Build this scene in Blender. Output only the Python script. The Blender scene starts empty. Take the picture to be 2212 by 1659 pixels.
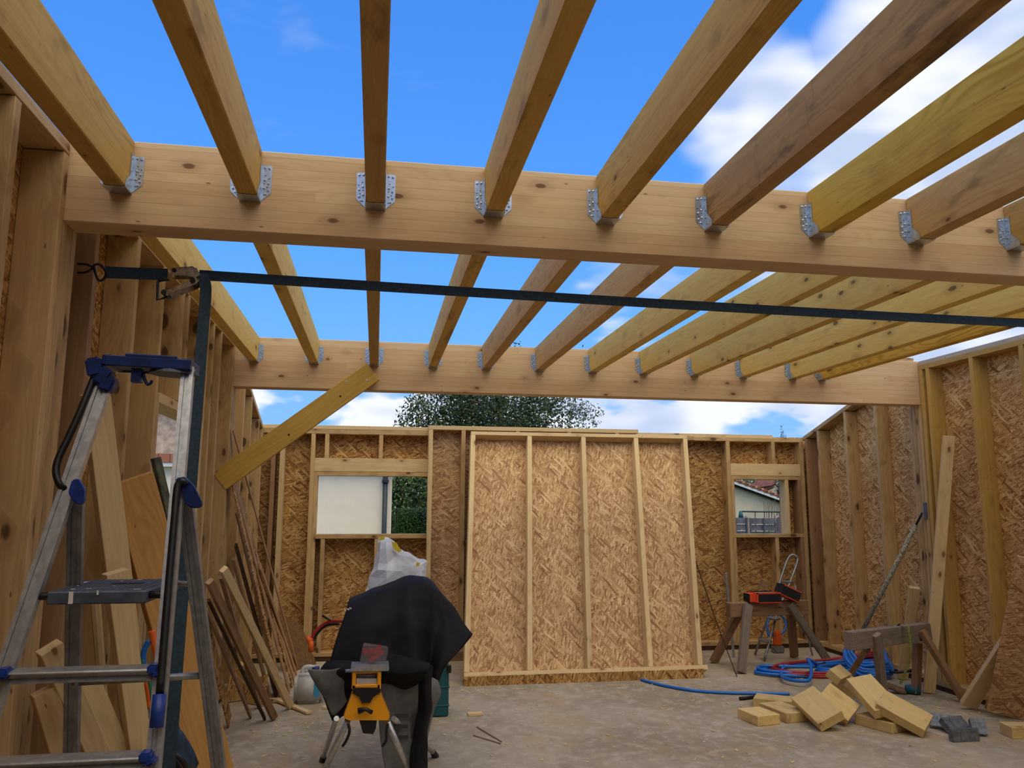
import bpy, bmesh, math, random
from mathutils import Vector, Matrix, noise
R_ = random.Random(7)
C = bpy.context.scene.collection
PI = math.pi
W, H, CH = 2212, 1659, 1.65
F_, PITCH, YAW, ROLL = 1706., .15271, .1686, .0032
cy, sy, cp, sp = math.cos(YAW), math.sin(YAW), math.cos(PITCH), math.sin(PITCH)
FW = Vector((sy*cp, cy*cp, sp)); RT = Vector((cy, -sy, 0)); UP = RT.cross(FW)
RT2 = RT*math.cos(ROLL)+UP*math.sin(ROLL); UP2 = UP*math.cos(ROLL)-RT*math.sin(ROLL)
CAM = Vector((0, 0, CH))

def ray(x, y): return FW+RT2*((x-W/2)/F_)+UP2*((H/2-y)/F_)
def PY(x, y, Y): d = ray(x, y); return CAM+d*(Y/d.y)
def PX(x, y, X): d = ray(x, y); return CAM+d*(X/d.x)
def PZ(x, y, Z=0.0): d = ray(x, y); return CAM+d*((Z-CH)/d.z)
def PL(x, y, n, k):            # plane n.p = k
    d = ray(x, y); return CAM+d*((k-n.dot(CAM))/n.dot(d))

# ------------------------------------------------------------------ materials
def srgb(r, g, b):
    f = lambda c: (c/255/12.92) if c/255 <= .04045 else ((c/255+.055)/1.055)**2.4
    return (f(r), f(g), f(b), 1)
class NT:
    def __init__(s, name):
        s.m = bpy.data.materials.new(name); s.m.use_nodes = True; s.t = s.m.node_tree
        s.b = s.t.nodes['Principled BSDF']; s.out = s.t.nodes['Material Output']
    def n(s, ty, **kw):
        nd = s.t.nodes.new(ty)
        for k, v in kw.items(): setattr(nd, k, v)
        return nd
    def l(s, a, b): s.t.links.new(a, b)
    def v(s, sock, val):
        if hasattr(val, 'is_linked') or isinstance(val, bpy.types.NodeSocket): s.l(val, sock)
        else: sock.default_value = val
    def math(s, op, a, b=0.0, c=None, clamp=False):
        nd = s.n('ShaderNodeMath', operation=op, use_clamp=clamp)
        s.v(nd.inputs[0], a); s.v(nd.inputs[1], b)
        if c is not None: s.v(nd.inputs[2], c)
        return nd.outputs[0]
    def vm(s, op, a, b):
        nd = s.n('ShaderNodeVectorMath', operation=op); s.v(nd.inputs[0], a); s.v(nd.inputs[1], b); return nd.outputs[0]
    def mapr(s, x, a, b, c=0., d=1., smooth=True):
        nd = s.n('ShaderNodeMapRange'); nd.interpolation_type = 'SMOOTHSTEP' if smooth else 'LINEAR'
        s.v(nd.inputs[0], x)
        for i, q in enumerate((a, b, c, d)): nd.inputs[i+1].default_value = q
        return nd.outputs[0]
    def mix(s, fac, a, b, mode='MIX'):
        nd = s.n('ShaderNodeMix', data_type='RGBA', blend_type=mode)
        s.v(nd.inputs[0], fac); s.v(nd.inputs[6], a); s.v(nd.inputs[7], b); return nd.outputs[2]
    def noise(s, vec, scale, detail=2, rough=.5, dist=0., dim='3D'):
        nd = s.n('ShaderNodeTexNoise', noise_dimensions=dim); s.v(nd.inputs['Vector'], vec)
        nd.inputs['Scale'].default_value = scale; nd.inputs['Detail'].default_value = detail
        nd.inputs['Roughness'].default_value = rough; nd.inputs['Distortion'].default_value = dist
        return nd.outputs[0]
    def voro(s, vec, scale, feat='F1', dim='3D'):
        nd = s.n('ShaderNodeTexVoronoi', feature=feat, voronoi_dimensions=dim); s.v(nd.inputs['Vector'], vec); nd.inputs['Scale'].default_value = scale
        return nd
    def mapping(s, vec, loc=(0, 0, 0), rot=(0, 0, 0), sc=(1, 1, 1)):
        nd = s.n('ShaderNodeMapping'); s.v(nd.inputs[0], vec)
        nd.inputs[1].default_value = loc; nd.inputs[2].default_value = rot; nd.inputs[3].default_value = sc
        return nd.outputs[0]
    def obj(s, rand=True):
        tc = s.n('ShaderNodeTexCoord').outputs['Object']
        s.rnd = s.n('ShaderNodeObjectInfo').outputs['Random']
        if not rand: return tc
        cmb = s.n('ShaderNodeCombineXYZ')
        s.l(s.math('MULTIPLY', s.rnd, 41.), cmb.inputs[0]); s.l(s.math('MULTIPLY', s.rnd, 17.), cmb.inputs[1]); s.l(s.math('MULTIPLY', s.rnd, 23.), cmb.inputs[2])
        return s.vm('ADD', tc, cmb.outputs[0])
    def bump(s, h, strength=.3, dist=.002):
        nd = s.n('ShaderNodeBump'); nd.inputs['Strength'].default_value = strength; nd.inputs['Distance'].default_value = dist
        s.v(nd.inputs['Height'], h); s.l(nd.outputs[0], s.b.inputs['Normal'])
    def fin(s, col, rough=.7, metal=0., spec=.3):
        s.v(s.b.inputs['Base Color'], col); s.v(s.b.inputs['Roughness'], rough); s.v(s.b.inputs['Metallic'], metal)
        s.b.inputs['Specular IOR Level'].default_value = spec
        return s.m

def wood(name, c1, c2, kcol=(92, 56, 30), knots=.5, var=.22, rough=.75, lam=False, stain=0., stcol=(70, 62, 45), rings=.3, krad=1.):
    k = NT(name); o = k.obj()
    g1 = k.noise(k.mapping(o, sc=(.9, 16, 16)), 2.2, 3, .6)
    g2 = k.noise(k.mapping(o, sc=(3, 150, 150)), 1.6, 2, .6)
    # growth rings: curved bands along the board, bending round knots
    big = k.noise(k.mapping(o, sc=(.9, 5, 5)), 1.6, 1, .5)
    sep = k.n('ShaderNodeSeparateXYZ'); k.l(o, sep.inputs[0])
    ph = k.math('ADD', k.math('MULTIPLY', sep.outputs[1], 230.), k.math('MULTIPLY', sep.outputs[2], 150.))
    ph = k.math('ADD', ph, k.math('MULTIPLY', big, 75.))
    wv = k.math('POWER', k.math('MULTIPLY_ADD', k.math('SINE', ph), .5, .5), 2.)
    wv = k.math('MULTIPLY', wv, k.mapr(k.noise(k.mapping(o, loc=(5, 2, 1), sc=(.7, 3, 3)), 1.3, 2, .5), .35, .65, .25, 1))
    f = k.math('MULTIPLY_ADD', g2, .35, k.math('MULTIPLY_ADD', g1, .9, k.math('MULTIPLY', wv, rings)))
    f = k.mapr(f, .35, 1.25, 0, 1, False)
    col = k.mix(f, srgb(*c1), srgb(*c2))
    if lam:
        tc = k.n('ShaderNodeTexCoord').outputs['Object']; s3 = k.n('ShaderNodeSeparateXYZ'); k.l(tc, s3.inputs[0])
        zz = k.math('DIVIDE', k.math('ADD', s3.outputs[2], 1.), .044)
        fl = k.math('FLOOR', zz); fr = k.math('FRACT', zz)
        xx = k.math('FLOOR', k.math('ADD', k.math('MULTIPLY', s3.outputs[0], .52), k.math('MULTIPLY', fl, .371)))
        cmb = k.n('ShaderNodeCombineXYZ'); k.l(fl, cmb.inputs[0]); k.l(xx, cmb.inputs[1])
        wn = k.n('ShaderNodeTexWhiteNoise'); k.l(cmb.outputs[0], wn.inputs[0])
        col = k.mix(k.mapr(wn.outputs[0], 0, 1, 0, .38, False), col, srgb(190, 140, 98))
        ln = k.math('MINIMUM', fr, k.math('SUBTRACT', 1., fr))
        col = k.mix(k.mapr(ln, .0, .045, .35, 0), col, srgb(120, 80, 50))
    if knots:
        vk = k.voro(k.mapping(o, sc=(5.2, 11, 11)), 1.)
        s2 = k.n('ShaderNodeSeparateColor'); k.l(vk.outputs['Color'], s2.inputs[0])
        keep = k.math('GREATER_THAN', s2.outputs[0], 1-knots)
        rad = k.math('MULTIPLY_ADD', s2.outputs[1], .10*krad, .06*krad)
        dd = k.math('DIVIDE', vk.outputs['Distance'], rad)
        dd = k.math('ADD', dd, k.math('MULTIPLY', k.math('SUBTRACT', g2, .5), .5))
        core = k.math('MULTIPLY', k.mapr(dd, .65, 1.1, .85, 0), keep)
        halo = k.math('MULTIPLY', k.mapr(dd, .9, 3.2, .35, 0), keep)
        col = k.mix(halo, col, srgb(*[int(a*.45+b*.55) for a, b in zip(kcol, c2)]))
        col = k.mix(core, col, srgb(*kcol))
        vp = k.voro(k.mapping(o, loc=(3, 1, 2), sc=(9, 26, 26)), 1.); s5 = k.n('ShaderNodeSeparateColor'); k.l(vp.outputs['Color'], s5.inputs[0])
        pin = k.math('MULTIPLY', k.mapr(vp.outputs['Distance'], .05, .12, .7, 0), k.math('GREATER_THAN', s5.outputs[0], .74))
        col = k.mix(pin, col, srgb(*[int(q*.85) for q in kcol]))
    if stain:
        st = k.noise(k.mapping(o, sc=(1.6, 5, 5)), 1.7, 4, .68)
        sf = k.mapr(st, .60-stain*.16, .74-stain*.1, 0, min(.85, .35+stain*.5))
        col = k.mix(sf, col, srgb(*stcol))
        s4 = k.noise(k.mapping(o, sc=(14, 3, 2)), 1.3, 3, .7)
        col = k.mix(k.mapr(s4, .60, .74, 0, .4*stain), col, srgb(*[int(q*.7) for q in stcol]))
    br = k.math('MULTIPLY_ADD', k.rnd, var, 1-var*.5)
    hs = k.n('ShaderNodeHueSaturation'); k.l(br, hs.inputs['Value']); k.l(col, hs.inputs['Color'])
    k.bump(g2, .3, .0012)
    return k.fin(hs.outputs[0], rough, 0, .25)

def osb(name, dark, mid, light, sc=1.2):
    k = NT(name); o = k.obj()
    wob = k.n('ShaderNodeTexNoise'); k.l(o, wob.inputs['Vector']); wob.inputs['Scale'].default_value = 14
    o2 = k.vm('ADD', o, k.vm('MULTIPLY', wob.outputs['Color'], (.012, .012, 0)))
    val = None
    for i, (a, sx, sy_, thr) in enumerate(((.15, 11, 52, 0), (1.1, 12, 60, .45), (-.75, 13, 66, .5), (.5, 15, 74, .5), (-.25, 9, 48, .6), (1.65, 13, 60, .55), (-1.2, 17, 84, .45), (.85, 8, 44, .78))):
        mp = k.mapping(k.mapping(o2, loc=(i*3.3, i*1.7, 0), rot=(0, 0, a)), sc=(sx*sc, sy_*sc, 12))
        v = k.voro(mp, 1., dim='2D'); s = k.n('ShaderNodeSeparateColor'); k.l(v.outputs['Color'], s.inputs[0])
        if val is None: val = s.outputs[0]
        else:
            ms = k.math('GREATER_THAN', s.outputs[1], thr)
            nd = k.n('ShaderNodeMix', data_type='FLOAT'); k.l(ms, nd.inputs[0]); k.l(val, nd.inputs[2]); k.l(s.outputs[0], nd.inputs[3]); val = nd.outputs[0]
    gr = k.noise(k.mapping(o, sc=(30, 70, 30)), 2., 2, .7)
    val = k.math('ADD', val, k.math('MULTIPLY', k.math('SUBTRACT', gr, .5), .35))
    rp = k.n('ShaderNodeValToRGB'); k.l(val, rp.inputs[0]); e = rp.color_ramp.elements
    e[0].position = 0.02; e[0].color = srgb(*dark); e[1].position = 1.; e[1].color = srgb(*light)
    for p, c in ((.2, tuple(int(a*.45+b*.55) for a, b in zip(dark, mid))), (.5, mid), (.8, tuple(int(a*.5+b*.5) for a, b in zip(mid, light)))):
        q = e.new(p); q.color = srgb(*c)
    lowf = k.noise(o, 2.3, 3, .6)
    col = k.mix(k.mapr(lowf, .35, .7, 0, .30), rp.outputs[0], srgb(*[int(q*.82) for q in mid]))
    k.bump(gr, .3, .002)
    return k.fin(col, .7, 0, .3)

def plain(name, c, rough=.5, metal=0., var=0., scale=20, spec=.5, c2=None, bump=0.):
    k = NT(name); col = srgb(*c)
    if var or c2:
        o = k.obj(); nz = k.noise(o, scale, 4, .6)
        c2 = c2 or tuple(max(0, int(q*(1-var))) for q in c)
        col = k.mix(k.mapr(nz, .35, .65, 0, 1), srgb(*c), srgb(*c2))
        if bump: k.bump(nz, bump, .004)
    return k.fin(col, rough, metal, spec)

M = {}
M['stud'] = wood('spruce_stud', (208, 176, 124), (174, 136, 86), (78, 50, 34), .65, krad=2.)
M['studdark'] = wood('spruce_stud_brown', (170, 134, 98), (138, 102, 70), (74, 48, 32), .5, krad=1.5)
M['pale'] = wood('spruce_pale', (226, 200, 150), (200, 166, 114), (120, 82, 52), .4, krad=1.2)
M['yellow'] = wood('treated_yellow', (204, 166, 92), (170, 128, 62), (88, 60, 30), .4, stain=.2, stcol=(116, 92, 50))
M['yellowclean'] = wood('treated_yellow_clean', (200, 164, 82), (168, 128, 54), (96, 62, 30), .35)
M['joist_a'] = wood('treated_joist', (218, 176, 94), (180, 136, 60), (88, 62, 32), .4, stain=.32, stcol=(118, 92, 48))
M['joist_b'] = wood('treated_joist_bright', (230, 190, 84), (198, 152, 52), (96, 70, 30), .5, stain=.08, stcol=(138, 112, 54), rings=.8, krad=2.)
M['joist_c'] = wood('joist_weathered', (194, 154, 98), (156, 116, 68), (62, 46, 32), .35, stain=.65, stcol=(82, 68, 48))
M['joist_d'] = wood('treated_joist_plain', (212, 172, 108), (178, 134, 76), (96, 66, 36), .3, stain=.3, stcol=(128, 100, 60))
M['joist_e'] = wood('treated_joist_lemon', (232, 198, 112), (206, 164, 76), (104, 78, 42), .5, stain=.14, stcol=(160, 128, 66), krad=1.3)
M['glulam'] = wood('glulam', (224, 194, 146), (198, 160, 112), (100, 64, 44), .55, lam=True, var=.02, rings=.25, krad=.95)
M['glulam2'] = wood('glulam_rear', (224, 194, 150), (198, 160, 116), (100, 64, 44), .55, lam=True, var=.02, rings=.2, krad=.95)
M['tanplank'] = wood('tan_plank', (206, 158, 92), (172, 122, 60), (92, 58, 28), .3)
M['osbedge'] = wood('board_edge', (196, 152, 100), (150, 108, 66), (84, 56, 34), .2)
M['osbback'] = plain('board_back', (128, 94, 54), .8, 0, .2, 30)
M['offcut'] = wood('treated_offcut', (222, 194, 132), (196, 160, 96), (104, 70, 36), .3, stain=.2, stcol=(128, 104, 60))
M['grey'] = wood('weathered_wood', (152, 136, 120), (106, 90, 76), (48, 38, 32), .4, stain=.4, stcol=(72, 62, 54))
M['greybrown'] = wood('weathered_brown', (162, 126, 92), (118, 88, 62), (48, 34, 26), .4, stain=.3, stcol=(80, 62, 46))
M['darkwood'] = wood('dark_wood_and_gap_shade', (86, 62, 44), (56, 40, 28), (30, 22, 18), .2)  # dark timber tone, also painted as shade in the gap under the plates
M['osb'] = osb('osb_wall', (108, 66, 30), (184, 136, 74), (228, 190, 128))
M['osblight'] = osb('osb_panel', (142, 98, 62), (196, 154, 106), (232, 198, 150))
M['osbright'] = osb('osb_right', (138, 92, 48), (206, 160, 98), (240, 208, 150))
M['greyplate'] = wood('greyed_plate', (204, 186, 164), (172, 154, 134), (100, 80, 66), .3)
M['galv'] = plain('galvanised', (196, 206, 214), .32, .8, .1, 60)
M['galvd2'] = plain('galvanised_dull', (120, 126, 132), .5, .35, .2, 30)
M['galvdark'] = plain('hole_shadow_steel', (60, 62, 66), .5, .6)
M['nail'] = plain('nail_zinc', (226, 228, 230), .25, .9)
M['alu'] = plain('aluminium', (200, 199, 198), .36, .75, .12, 35)
M['aludark'] = plain('aluminium_dull', (158, 157, 156), .45, .65, .14, 30)
M['blueplastic'] = plain('blue_plastic', (18, 44, 104), .42, 0, .25, 30)
M['bluecap'] = plain('blue_cap', (22, 58, 140), .45, 0, .2, 30)
M['blacktube'] = plain('black_tube', (34, 32, 32), .38, .3, .3, 25)
M['steptread'] = plain('step_grey', (88, 96, 108), .55, .3, .2, 18)
M['paint'] = plain('dried_paint', (214, 208, 196), .8)
M['strap'] = plain('webbing_teal', (50, 72, 84), .7, .0, .2, 90, .4, bump=.3)
M['ratchet'] = plain('ratchet_gold', (186, 158, 110), .35, .7, .3, 40)
M['iron'] = plain('dark_iron', (54, 48, 44), .5, .6, .3, 40)
M['blackplastic'] = plain('black_plastic', (18, 18, 19), .45)
M['blackfabric'] = plain('black_tarp', (21, 21, 22), .72, 0, .35, 9, .25, bump=.5)
M['greyfabric'] = plain('grey_tarp_lining', (122, 120, 118), .85, 0, .15, 8, .2, bump=.4)
M['letter'] = plain('printed_letter', (56, 55, 56), .8)
M['whitesack'] = plain('white_paper_sack', (206, 208, 214), .7, 0, .12, 6, .3, bump=.5)
M['yellowprint'] = plain('yellow_print', (212, 190, 48), .7)
M['machineyellow'] = plain('machine_yellow', (240, 160, 14), .4)
M['whiteplastic'] = plain('white_plastic', (216, 214, 210), .45, 0, .12, 8)
M['bluelabel'] = plain('blue_label', (64, 152, 196), .5)
M['teal'] = plain('teal_plastic', (22, 84, 92), .5)
M['redplastic'] = plain('red_plastic', (176, 36, 30), .4)
M['orange'] = plain('orange_card', (226, 74, 30), .6)
M['orangetube'] = plain('orange_tube', (228, 102, 30), .5)
M['greentube'] = plain('green_tube', (26, 120, 74), .5)
M['blackcard'] = plain('black_card', (22, 22, 24), .7)
M['card'] = plain('cardboard', (150, 118, 84), .85, 0, .15, 20)
M['bluehose'] = plain('blue_hose', (26, 108, 196), .35)
M['redhose'] = plain('red_hose', (160, 34, 40), .4)
M['blackcord'] = plain('black_cord', (30, 30, 34), .5)
M['bag'] = plain('blue_bag', (30, 62, 84), .5, 0, .4, 12, .4, bump=.6)
M['greenstrap'] = plain('green_strap', (136, 138, 62), .7, 0, .3, 50)
M['greenplank'] = plain('mossy_plank', (96, 98, 74), .8, 0, .35, 18)
M['rustprop'] = plain('painted_prop_steel', (186, 186, 160), .5, .0, .0, 60, .5, c2=(104, 98, 74))
M['render_cream'] = plain('cream_render', (252, 243, 226), .9, 0, .02, 4)
M['render_beige'] = plain('beige_render', (206, 200, 176), .9, 0, .06, 2)
M['whiteboard'] = plain('white_board', (236, 238, 240), .5)
M['slatepipe'] = plain('slate_pipe', (40, 50, 60), .5)
M['fence'] = plain('grey_fence', (92, 96, 106), .8, 0, .25, 9)
M['pinkwall'] = plain('pinkish_wall', (216, 190, 172), .9, 0, .2, 6)
M['glassdark'] = plain('dark_glass', (34, 38, 44), .1)
def leafmat(name, a, b):
    k = NT(name); o = k.obj(False); nz = k.noise(o, 3., 3, .6)
    k.b.inputs['Subsurface Weight'].default_value = 0
    return k.fin(k.mix(k.mapr(nz, .35, .65), srgb(*a), srgb(*b)), .55, 0, .4)
M['leaf'] = leafmat('birch_leaf', (72, 92, 42), (36, 58, 26))
M['leafdark'] = leafmat('shrub_leaf', (88, 116, 50), (44, 70, 34))
M['hedgeleaf'] = leafmat('hedge_leaf', (58, 96, 30), (26, 54, 18))
M['cypressleaf'] = leafmat('cypress_leaf', (30, 56, 36), (16, 34, 24))
M['bark'] = plain('bark', (112, 98, 84), .9, 0, .3, 15)
M['grass'] = plain('grass', (104, 112, 60), .95, 0, .3, 3)
# roof tiles
k = NT('roof_tiles'); o = k.obj(False); s = k.n('ShaderNodeSeparateXYZ'); k.l(o, s.inputs[0])
br = k.n('ShaderNodeTexBrick'); k.l(o, br.inputs['Vector']); br.inputs['Scale'].default_value = 3.2
br.inputs['Color1'].default_value = srgb(196, 136, 104); br.inputs['Color2'].default_value = srgb(160, 102, 84); br.inputs['Mortar'].default_value = srgb(104, 66, 56)
M['tiles'] = k.fin(br.outputs[0], .85)
k = NT('roof_tiles_plum'); o = k.obj(False)
br = k.n('ShaderNodeTexBrick'); k.l(o, br.inputs['Vector']); br.inputs['Scale'].default_value = 3.2
br.inputs['Color1'].default_value = srgb(136, 94, 88); br.inputs['Color2'].default_value = srgb(116, 78, 76); br.inputs['Mortar'].default_value = srgb(86, 60, 58)
M['tilesplum'] = k.fin(br.outputs[0], .85)
# concrete slab with dust
k = NT('concrete_slab'); o = k.obj(False)
n1 = k.noise(o, .9, 6, .62, .4); n2 = k.noise(o, 9, 6, .7); n3 = k.noise(o, 70, 3, .7)
col = k.mix(k.mapr(n1, .34, .64), srgb(180, 166, 140), srgb(152, 138, 112))
col = k.mix(k.mapr(n2, .45, .70, 0, .7), col, srgb(196, 184, 160))
dust = k.noise(k.mapping(o, loc=(3, 1, 0), sc=(.8, 1.6, 1)), 1.3, 5, .7, .6)
col = k.mix(k.mapr(dust, .50, .66, 0, .5), col, srgb(182, 152, 110))
col = k.mix(k.mapr(n3, .60, .74, 0, .55), col, srgb(104, 88, 70))
n4 = k.noise(k.mapping(o, loc=(9, 4, 0)), 24, 5, .75)
col = k.mix(k.mapr(n4, .60, .70, 0, .7), col, srgb(116, 92, 66))
k.bump(n3, .4, .003)
M['concrete'] = k.fin(col, .85, 0, .25)
# clear plastic
k = NT('clear_plastic'); k.b.inputs['Transmission Weight'].default_value = .9; k.b.inputs['IOR'].default_value = 1.2
M['clear'] = k.fin(srgb(230, 225, 225), .12)

# ------------------------------------------------------------------ object helpers
def wmat(o):
    return o.matrix_basis if o.parent is None else wmat(o.parent) @ o.matrix_parent_inverse @ o.matrix_basis
def link(o, parent=None):
    C.objects.link(o)
    if parent is not None:
        o.parent = parent; o.matrix_parent_inverse = wmat(parent).inverted()
    return o
def tag(o, label=None, cat=None, group=None, kind=None):
    if label: o['label'] = label
    if cat: o['category'] = cat
    if group: o['group'] = group
    if kind: o['kind'] = kind
    return o
def empty(name, loc=(0, 0, 0), label=None, cat=None, group=None, kind=None):
    e = bpy.data.objects.new(name, None); e.location = loc; e.empty_display_size = .1; C.objects.link(e)
    return tag(e, label, cat, group, kind)
def mesh(name, verts, faces, mat, parent=None, mw=None, smooth=False, mats=None, fm=None):
    me = bpy.data.meshes.new(name); me.from_pydata([tuple(v) for v in verts], [], faces); me.update()
    for m_ in (mats or [mat]): me.materials.append(m_)
    if fm: me.polygons.foreach_set('material_index', fm)
    if smooth: me.polygons.foreach_set('use_smooth', [True]*len(me.polygons))
    o = bpy.data.objects.new(name, me)
    if mw is not None: o.matrix_basis = mw
    return link(o, parent)
def bm_obj(name, bm, mat, parent=None, mw=None, smooth=False):
    me = bpy.data.meshes.new(name); bm.normal_update(); bm.to_mesh(me); bm.free()
    for m_ in (mat if isinstance(mat, list) else [mat]): me.materials.append(m_)
    if smooth: me.polygons.foreach_set('use_smooth', [True]*len(me.polygons))
    o = bpy.data.objects.new(name, me)
    if mw is not None: o.matrix_basis = mw
    return link(o, parent)
def bm_box(bm, cx, cy_, cz, sx, sy_, sz, mi=0, rot=None):
    mt = Matrix.Translation((cx, cy_, cz)) @ (rot or Matrix.Identity(4)) @ Matrix.Diagonal((sx, sy_, sz, 1))
    r = bmesh.ops.create_cube(bm, size=1, matrix=mt)
    for v in r['verts']:
        for f in v.link_faces: f.material_index = mi
    return r['verts']
def frame(x, z):
    x = x.normalized(); z = (z-x*z.dot(x)).normalized(); y = z.cross(x)
    return Matrix((x, y, z)).transposed().to_4x4()
def board(name, a, b, w, t, n, mat, parent=None, bev=.0025, seg=0, warp=0.):
    """plank from a to b (centre line), width w, thickness t along n; local X runs along the grain"""
    a, b = Vector(a), Vector(b); L = (b-a).length
    mw = Matrix.Translation((a+b)/2) @ frame(b-a, Vector(n))
    bm = bmesh.new(); bm_box(bm, 0, 0, 0, L, w, t)
    if bev: bmesh.ops.bevel(bm, geom=bm.edges[:], offset=min(bev, t*.3), segments=1, affect='EDGES')
    return bm_obj(name, bm, mat, parent, mw)
def box(name, x0, x1, y0, y1, z0, z1, mat, parent=None, bev=.002):
    d = (x1-x0, y1-y0, z1-z0); i = d.index(max(d)); c = Vector(((x0+x1)/2, (y0+y1)/2, (z0+z1)/2))
    ax = Vector([1 if j == i else 0 for j in range(3)])
    zz = Vector((0, 0, 1)) if i != 2 else Vector((1, 0, 0))
    if i == 0: w, t = d[1], d[2]
    elif i == 1: w, t = d[0], d[2]
    else: w, t = d[1], d[0]
    return board(name, c-ax*d[i]/2, c+ax*d[i]/2, w, t, zz, mat, parent, bev)
def tube_bm(bm, pts, r, seg=10, closed=False, mi=0):
    pts = [Vector(p) for p in pts]; n = len(pts); rings = []
    rr = r if isinstance(r, (list, tuple)) else [r]*n
    prev = None
    for i, p in enumerate(pts):
        t = (pts[min(i+1, n-1)]-pts[max(i-1, 0)]) if not closed else (pts[(i+1) % n]-pts[i-1])
        t.normalize()
        if prev is None:
            u = t.cross(Vector((0, 0, 1)));
            if u.length < .01: u = t.cross(Vector((0, 1, 0)))
            u.normalize()
        else: u = (prev-t*prev.dot(t)).normalized()
        prev = u; v = t.cross(u)
        rings.append([bm.verts.new(p+(u*math.cos(2*PI*j/seg)+v*math.sin(2*PI*j/seg))*rr[i]) for j in range(seg)])
    m = n if closed else n-1
    for i in range(m):
        a, b = rings[i], rings[(i+1) % n]
        for j in range(seg):
            f = bm.faces.new((a[j], a[(j+1) % seg], b[(j+1) % seg], b[j])); f.material_index = mi; f.smooth = True
    if not closed:
        bm.faces.new(rings[0][::-1]).material_index = mi; bm.faces.new(rings[-1]).material_index = mi
def tube(name, pts, r, mat, parent=None, seg=10, closed=False):
    bm = bmesh.new(); tube_bm(bm, pts, r, seg, closed)
    return bm_obj(name, bm, mat, parent)
def spline(pts, n=8, closed=False):
    pts = [Vector(p) for p in pts]; out = []; N = len(pts)
    rng = range(N) if closed else range(N-1)
    for i in rng:
        if closed: p0, p1, p2, p3 = pts[i-1], pts[i], pts[(i+1) % N], pts[(i+2) % N]
        else: p0, p1, p2, p3 = pts[max(i-1, 0)], pts[i], pts[i+1], pts[min(i+2, N-1)]
        for j in range(n):
            t = j/n
            out.append(.5*((2*p1)+(p2-p0)*t+(2*p0-5*p1+4*p2-p3)*t*t+(3*p1-p0-3*p2+p3)*t**3))
    if not closed: out.append(pts[-1])
    return out
def prism(name, poly, d, mat, parent=None, mw=None, bev=0.):
    """2D polygon (local XY) extruded by d along local Z"""
    bm = bmesh.new(); vs = [bm.verts.new((x, y, 0)) for x, y in poly]; f = bm.faces.new(vs)
    r = bmesh.ops.extrude_face_region(bm, geom=[f]); bmesh.ops.translate(bm, verts=[v for v in r['geom'] if isinstance(v, bmesh.types.BMVert)], vec=(0, 0, d))
    bmesh.ops.recalc_face_normals(bm, faces=bm.faces[:])
    if bev: bmesh.ops.bevel(bm, geom=bm.edges[:], offset=bev, segments=2, affect='EDGES')
    return bm_obj(name, bm, mat, parent, mw)
def hull_slab(name, pts, n, t, mat, parent=None):
    """coplanar 3D polygon given thickness t along -n"""
    n = Vector(n).normalized(); c = sum((Vector(p) for p in pts), Vector())/len(pts)
    x = (Vector(pts[1])-Vector(pts[0])).normalized(); mw = Matrix.Translation(c) @ frame(x, n); inv = mw.inverted()
    return prism(name, [(inv @ Vector(p)).to_2d() for p in pts], -t, mat, parent, mw)
def patch(name, rows, mat, parent=None, sub=5, thick=.004, wr=.006, ws=9., seed=0, closed=False, ridge=False, flat=False):
    """cloth surface through a grid of 3D control points, wrinkled and given thickness"""
    R1 = [spline(r, sub, closed) for r in rows]; cols = list(zip(*R1)); G = [spline(c, sub) for c in cols]
    nu, nv = len(G), len(G[0]); bm = bmesh.new()
    vs = [[bm.verts.new(G[i][j]) for j in range(nv)] for i in range(nu)]
    for i in range(nu if closed else nu-1):
        for j in range(nv-1): bm.faces.new((vs[i][j], vs[(i+1) % nu][j], vs[(i+1) % nu][j+1], vs[i][j+1])).smooth = True
    bm.normal_update()
    rfn = (lambda x: 1-2*abs(x)*2) if ridge else (lambda x: x)
    off = [(v, v.normal*((rfn(noise.noise(v.co*ws+Vector((seed, 0, 0))))+.5*noise.noise(v.co*ws*2.3+Vector((0, seed, 0))))*wr)) for v in bm.verts]
    for v, d in off: v.co += d
    bm.normal_update()
    if thick: bmesh.ops.solidify(bm, geom=bm.faces[:], thickness=thick)
    if flat:
        bmesh.ops.triangulate(bm, faces=bm.faces[:])
        for f_ in bm.faces: f_.smooth = False
    return bm_obj(name, bm, mat, parent, smooth=not flat)
def copy_tree(o, parent=None):
    c = o.copy(); C.objects.link(c)
    if parent is not None: c.parent = parent
    for ch in list(o.children): copy_tree(ch, c)
    return c
ORD = ['first', 'second', 'third', 'fourth', 'fifth', 'sixth', 'seventh', 'eighth', 'ninth', 'tenth', 'eleventh', 'twelfth']

# ------------------------------------------------------------------ the ground, the slab
g = box('ground', -60, 60, -30, 90, -.35, -.2, M['grass'], bev=0); tag(g, kind='structure')
f = box('floor', -1.36, 5.42, -1.6, 9.2, -.2, 0, M['concrete'], bev=0); tag(f, kind='structure')

# ------------------------------------------------------------------ walls
SD, ST = .145, .045     # stud depth, thickness
def zwall(y):           # wall plate top height: level, then falling to the back
    return 3.0 if y < 7.25 else 3.0-(y-7.25)*(3.0-2.50)/(8.98-7.25)
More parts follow.
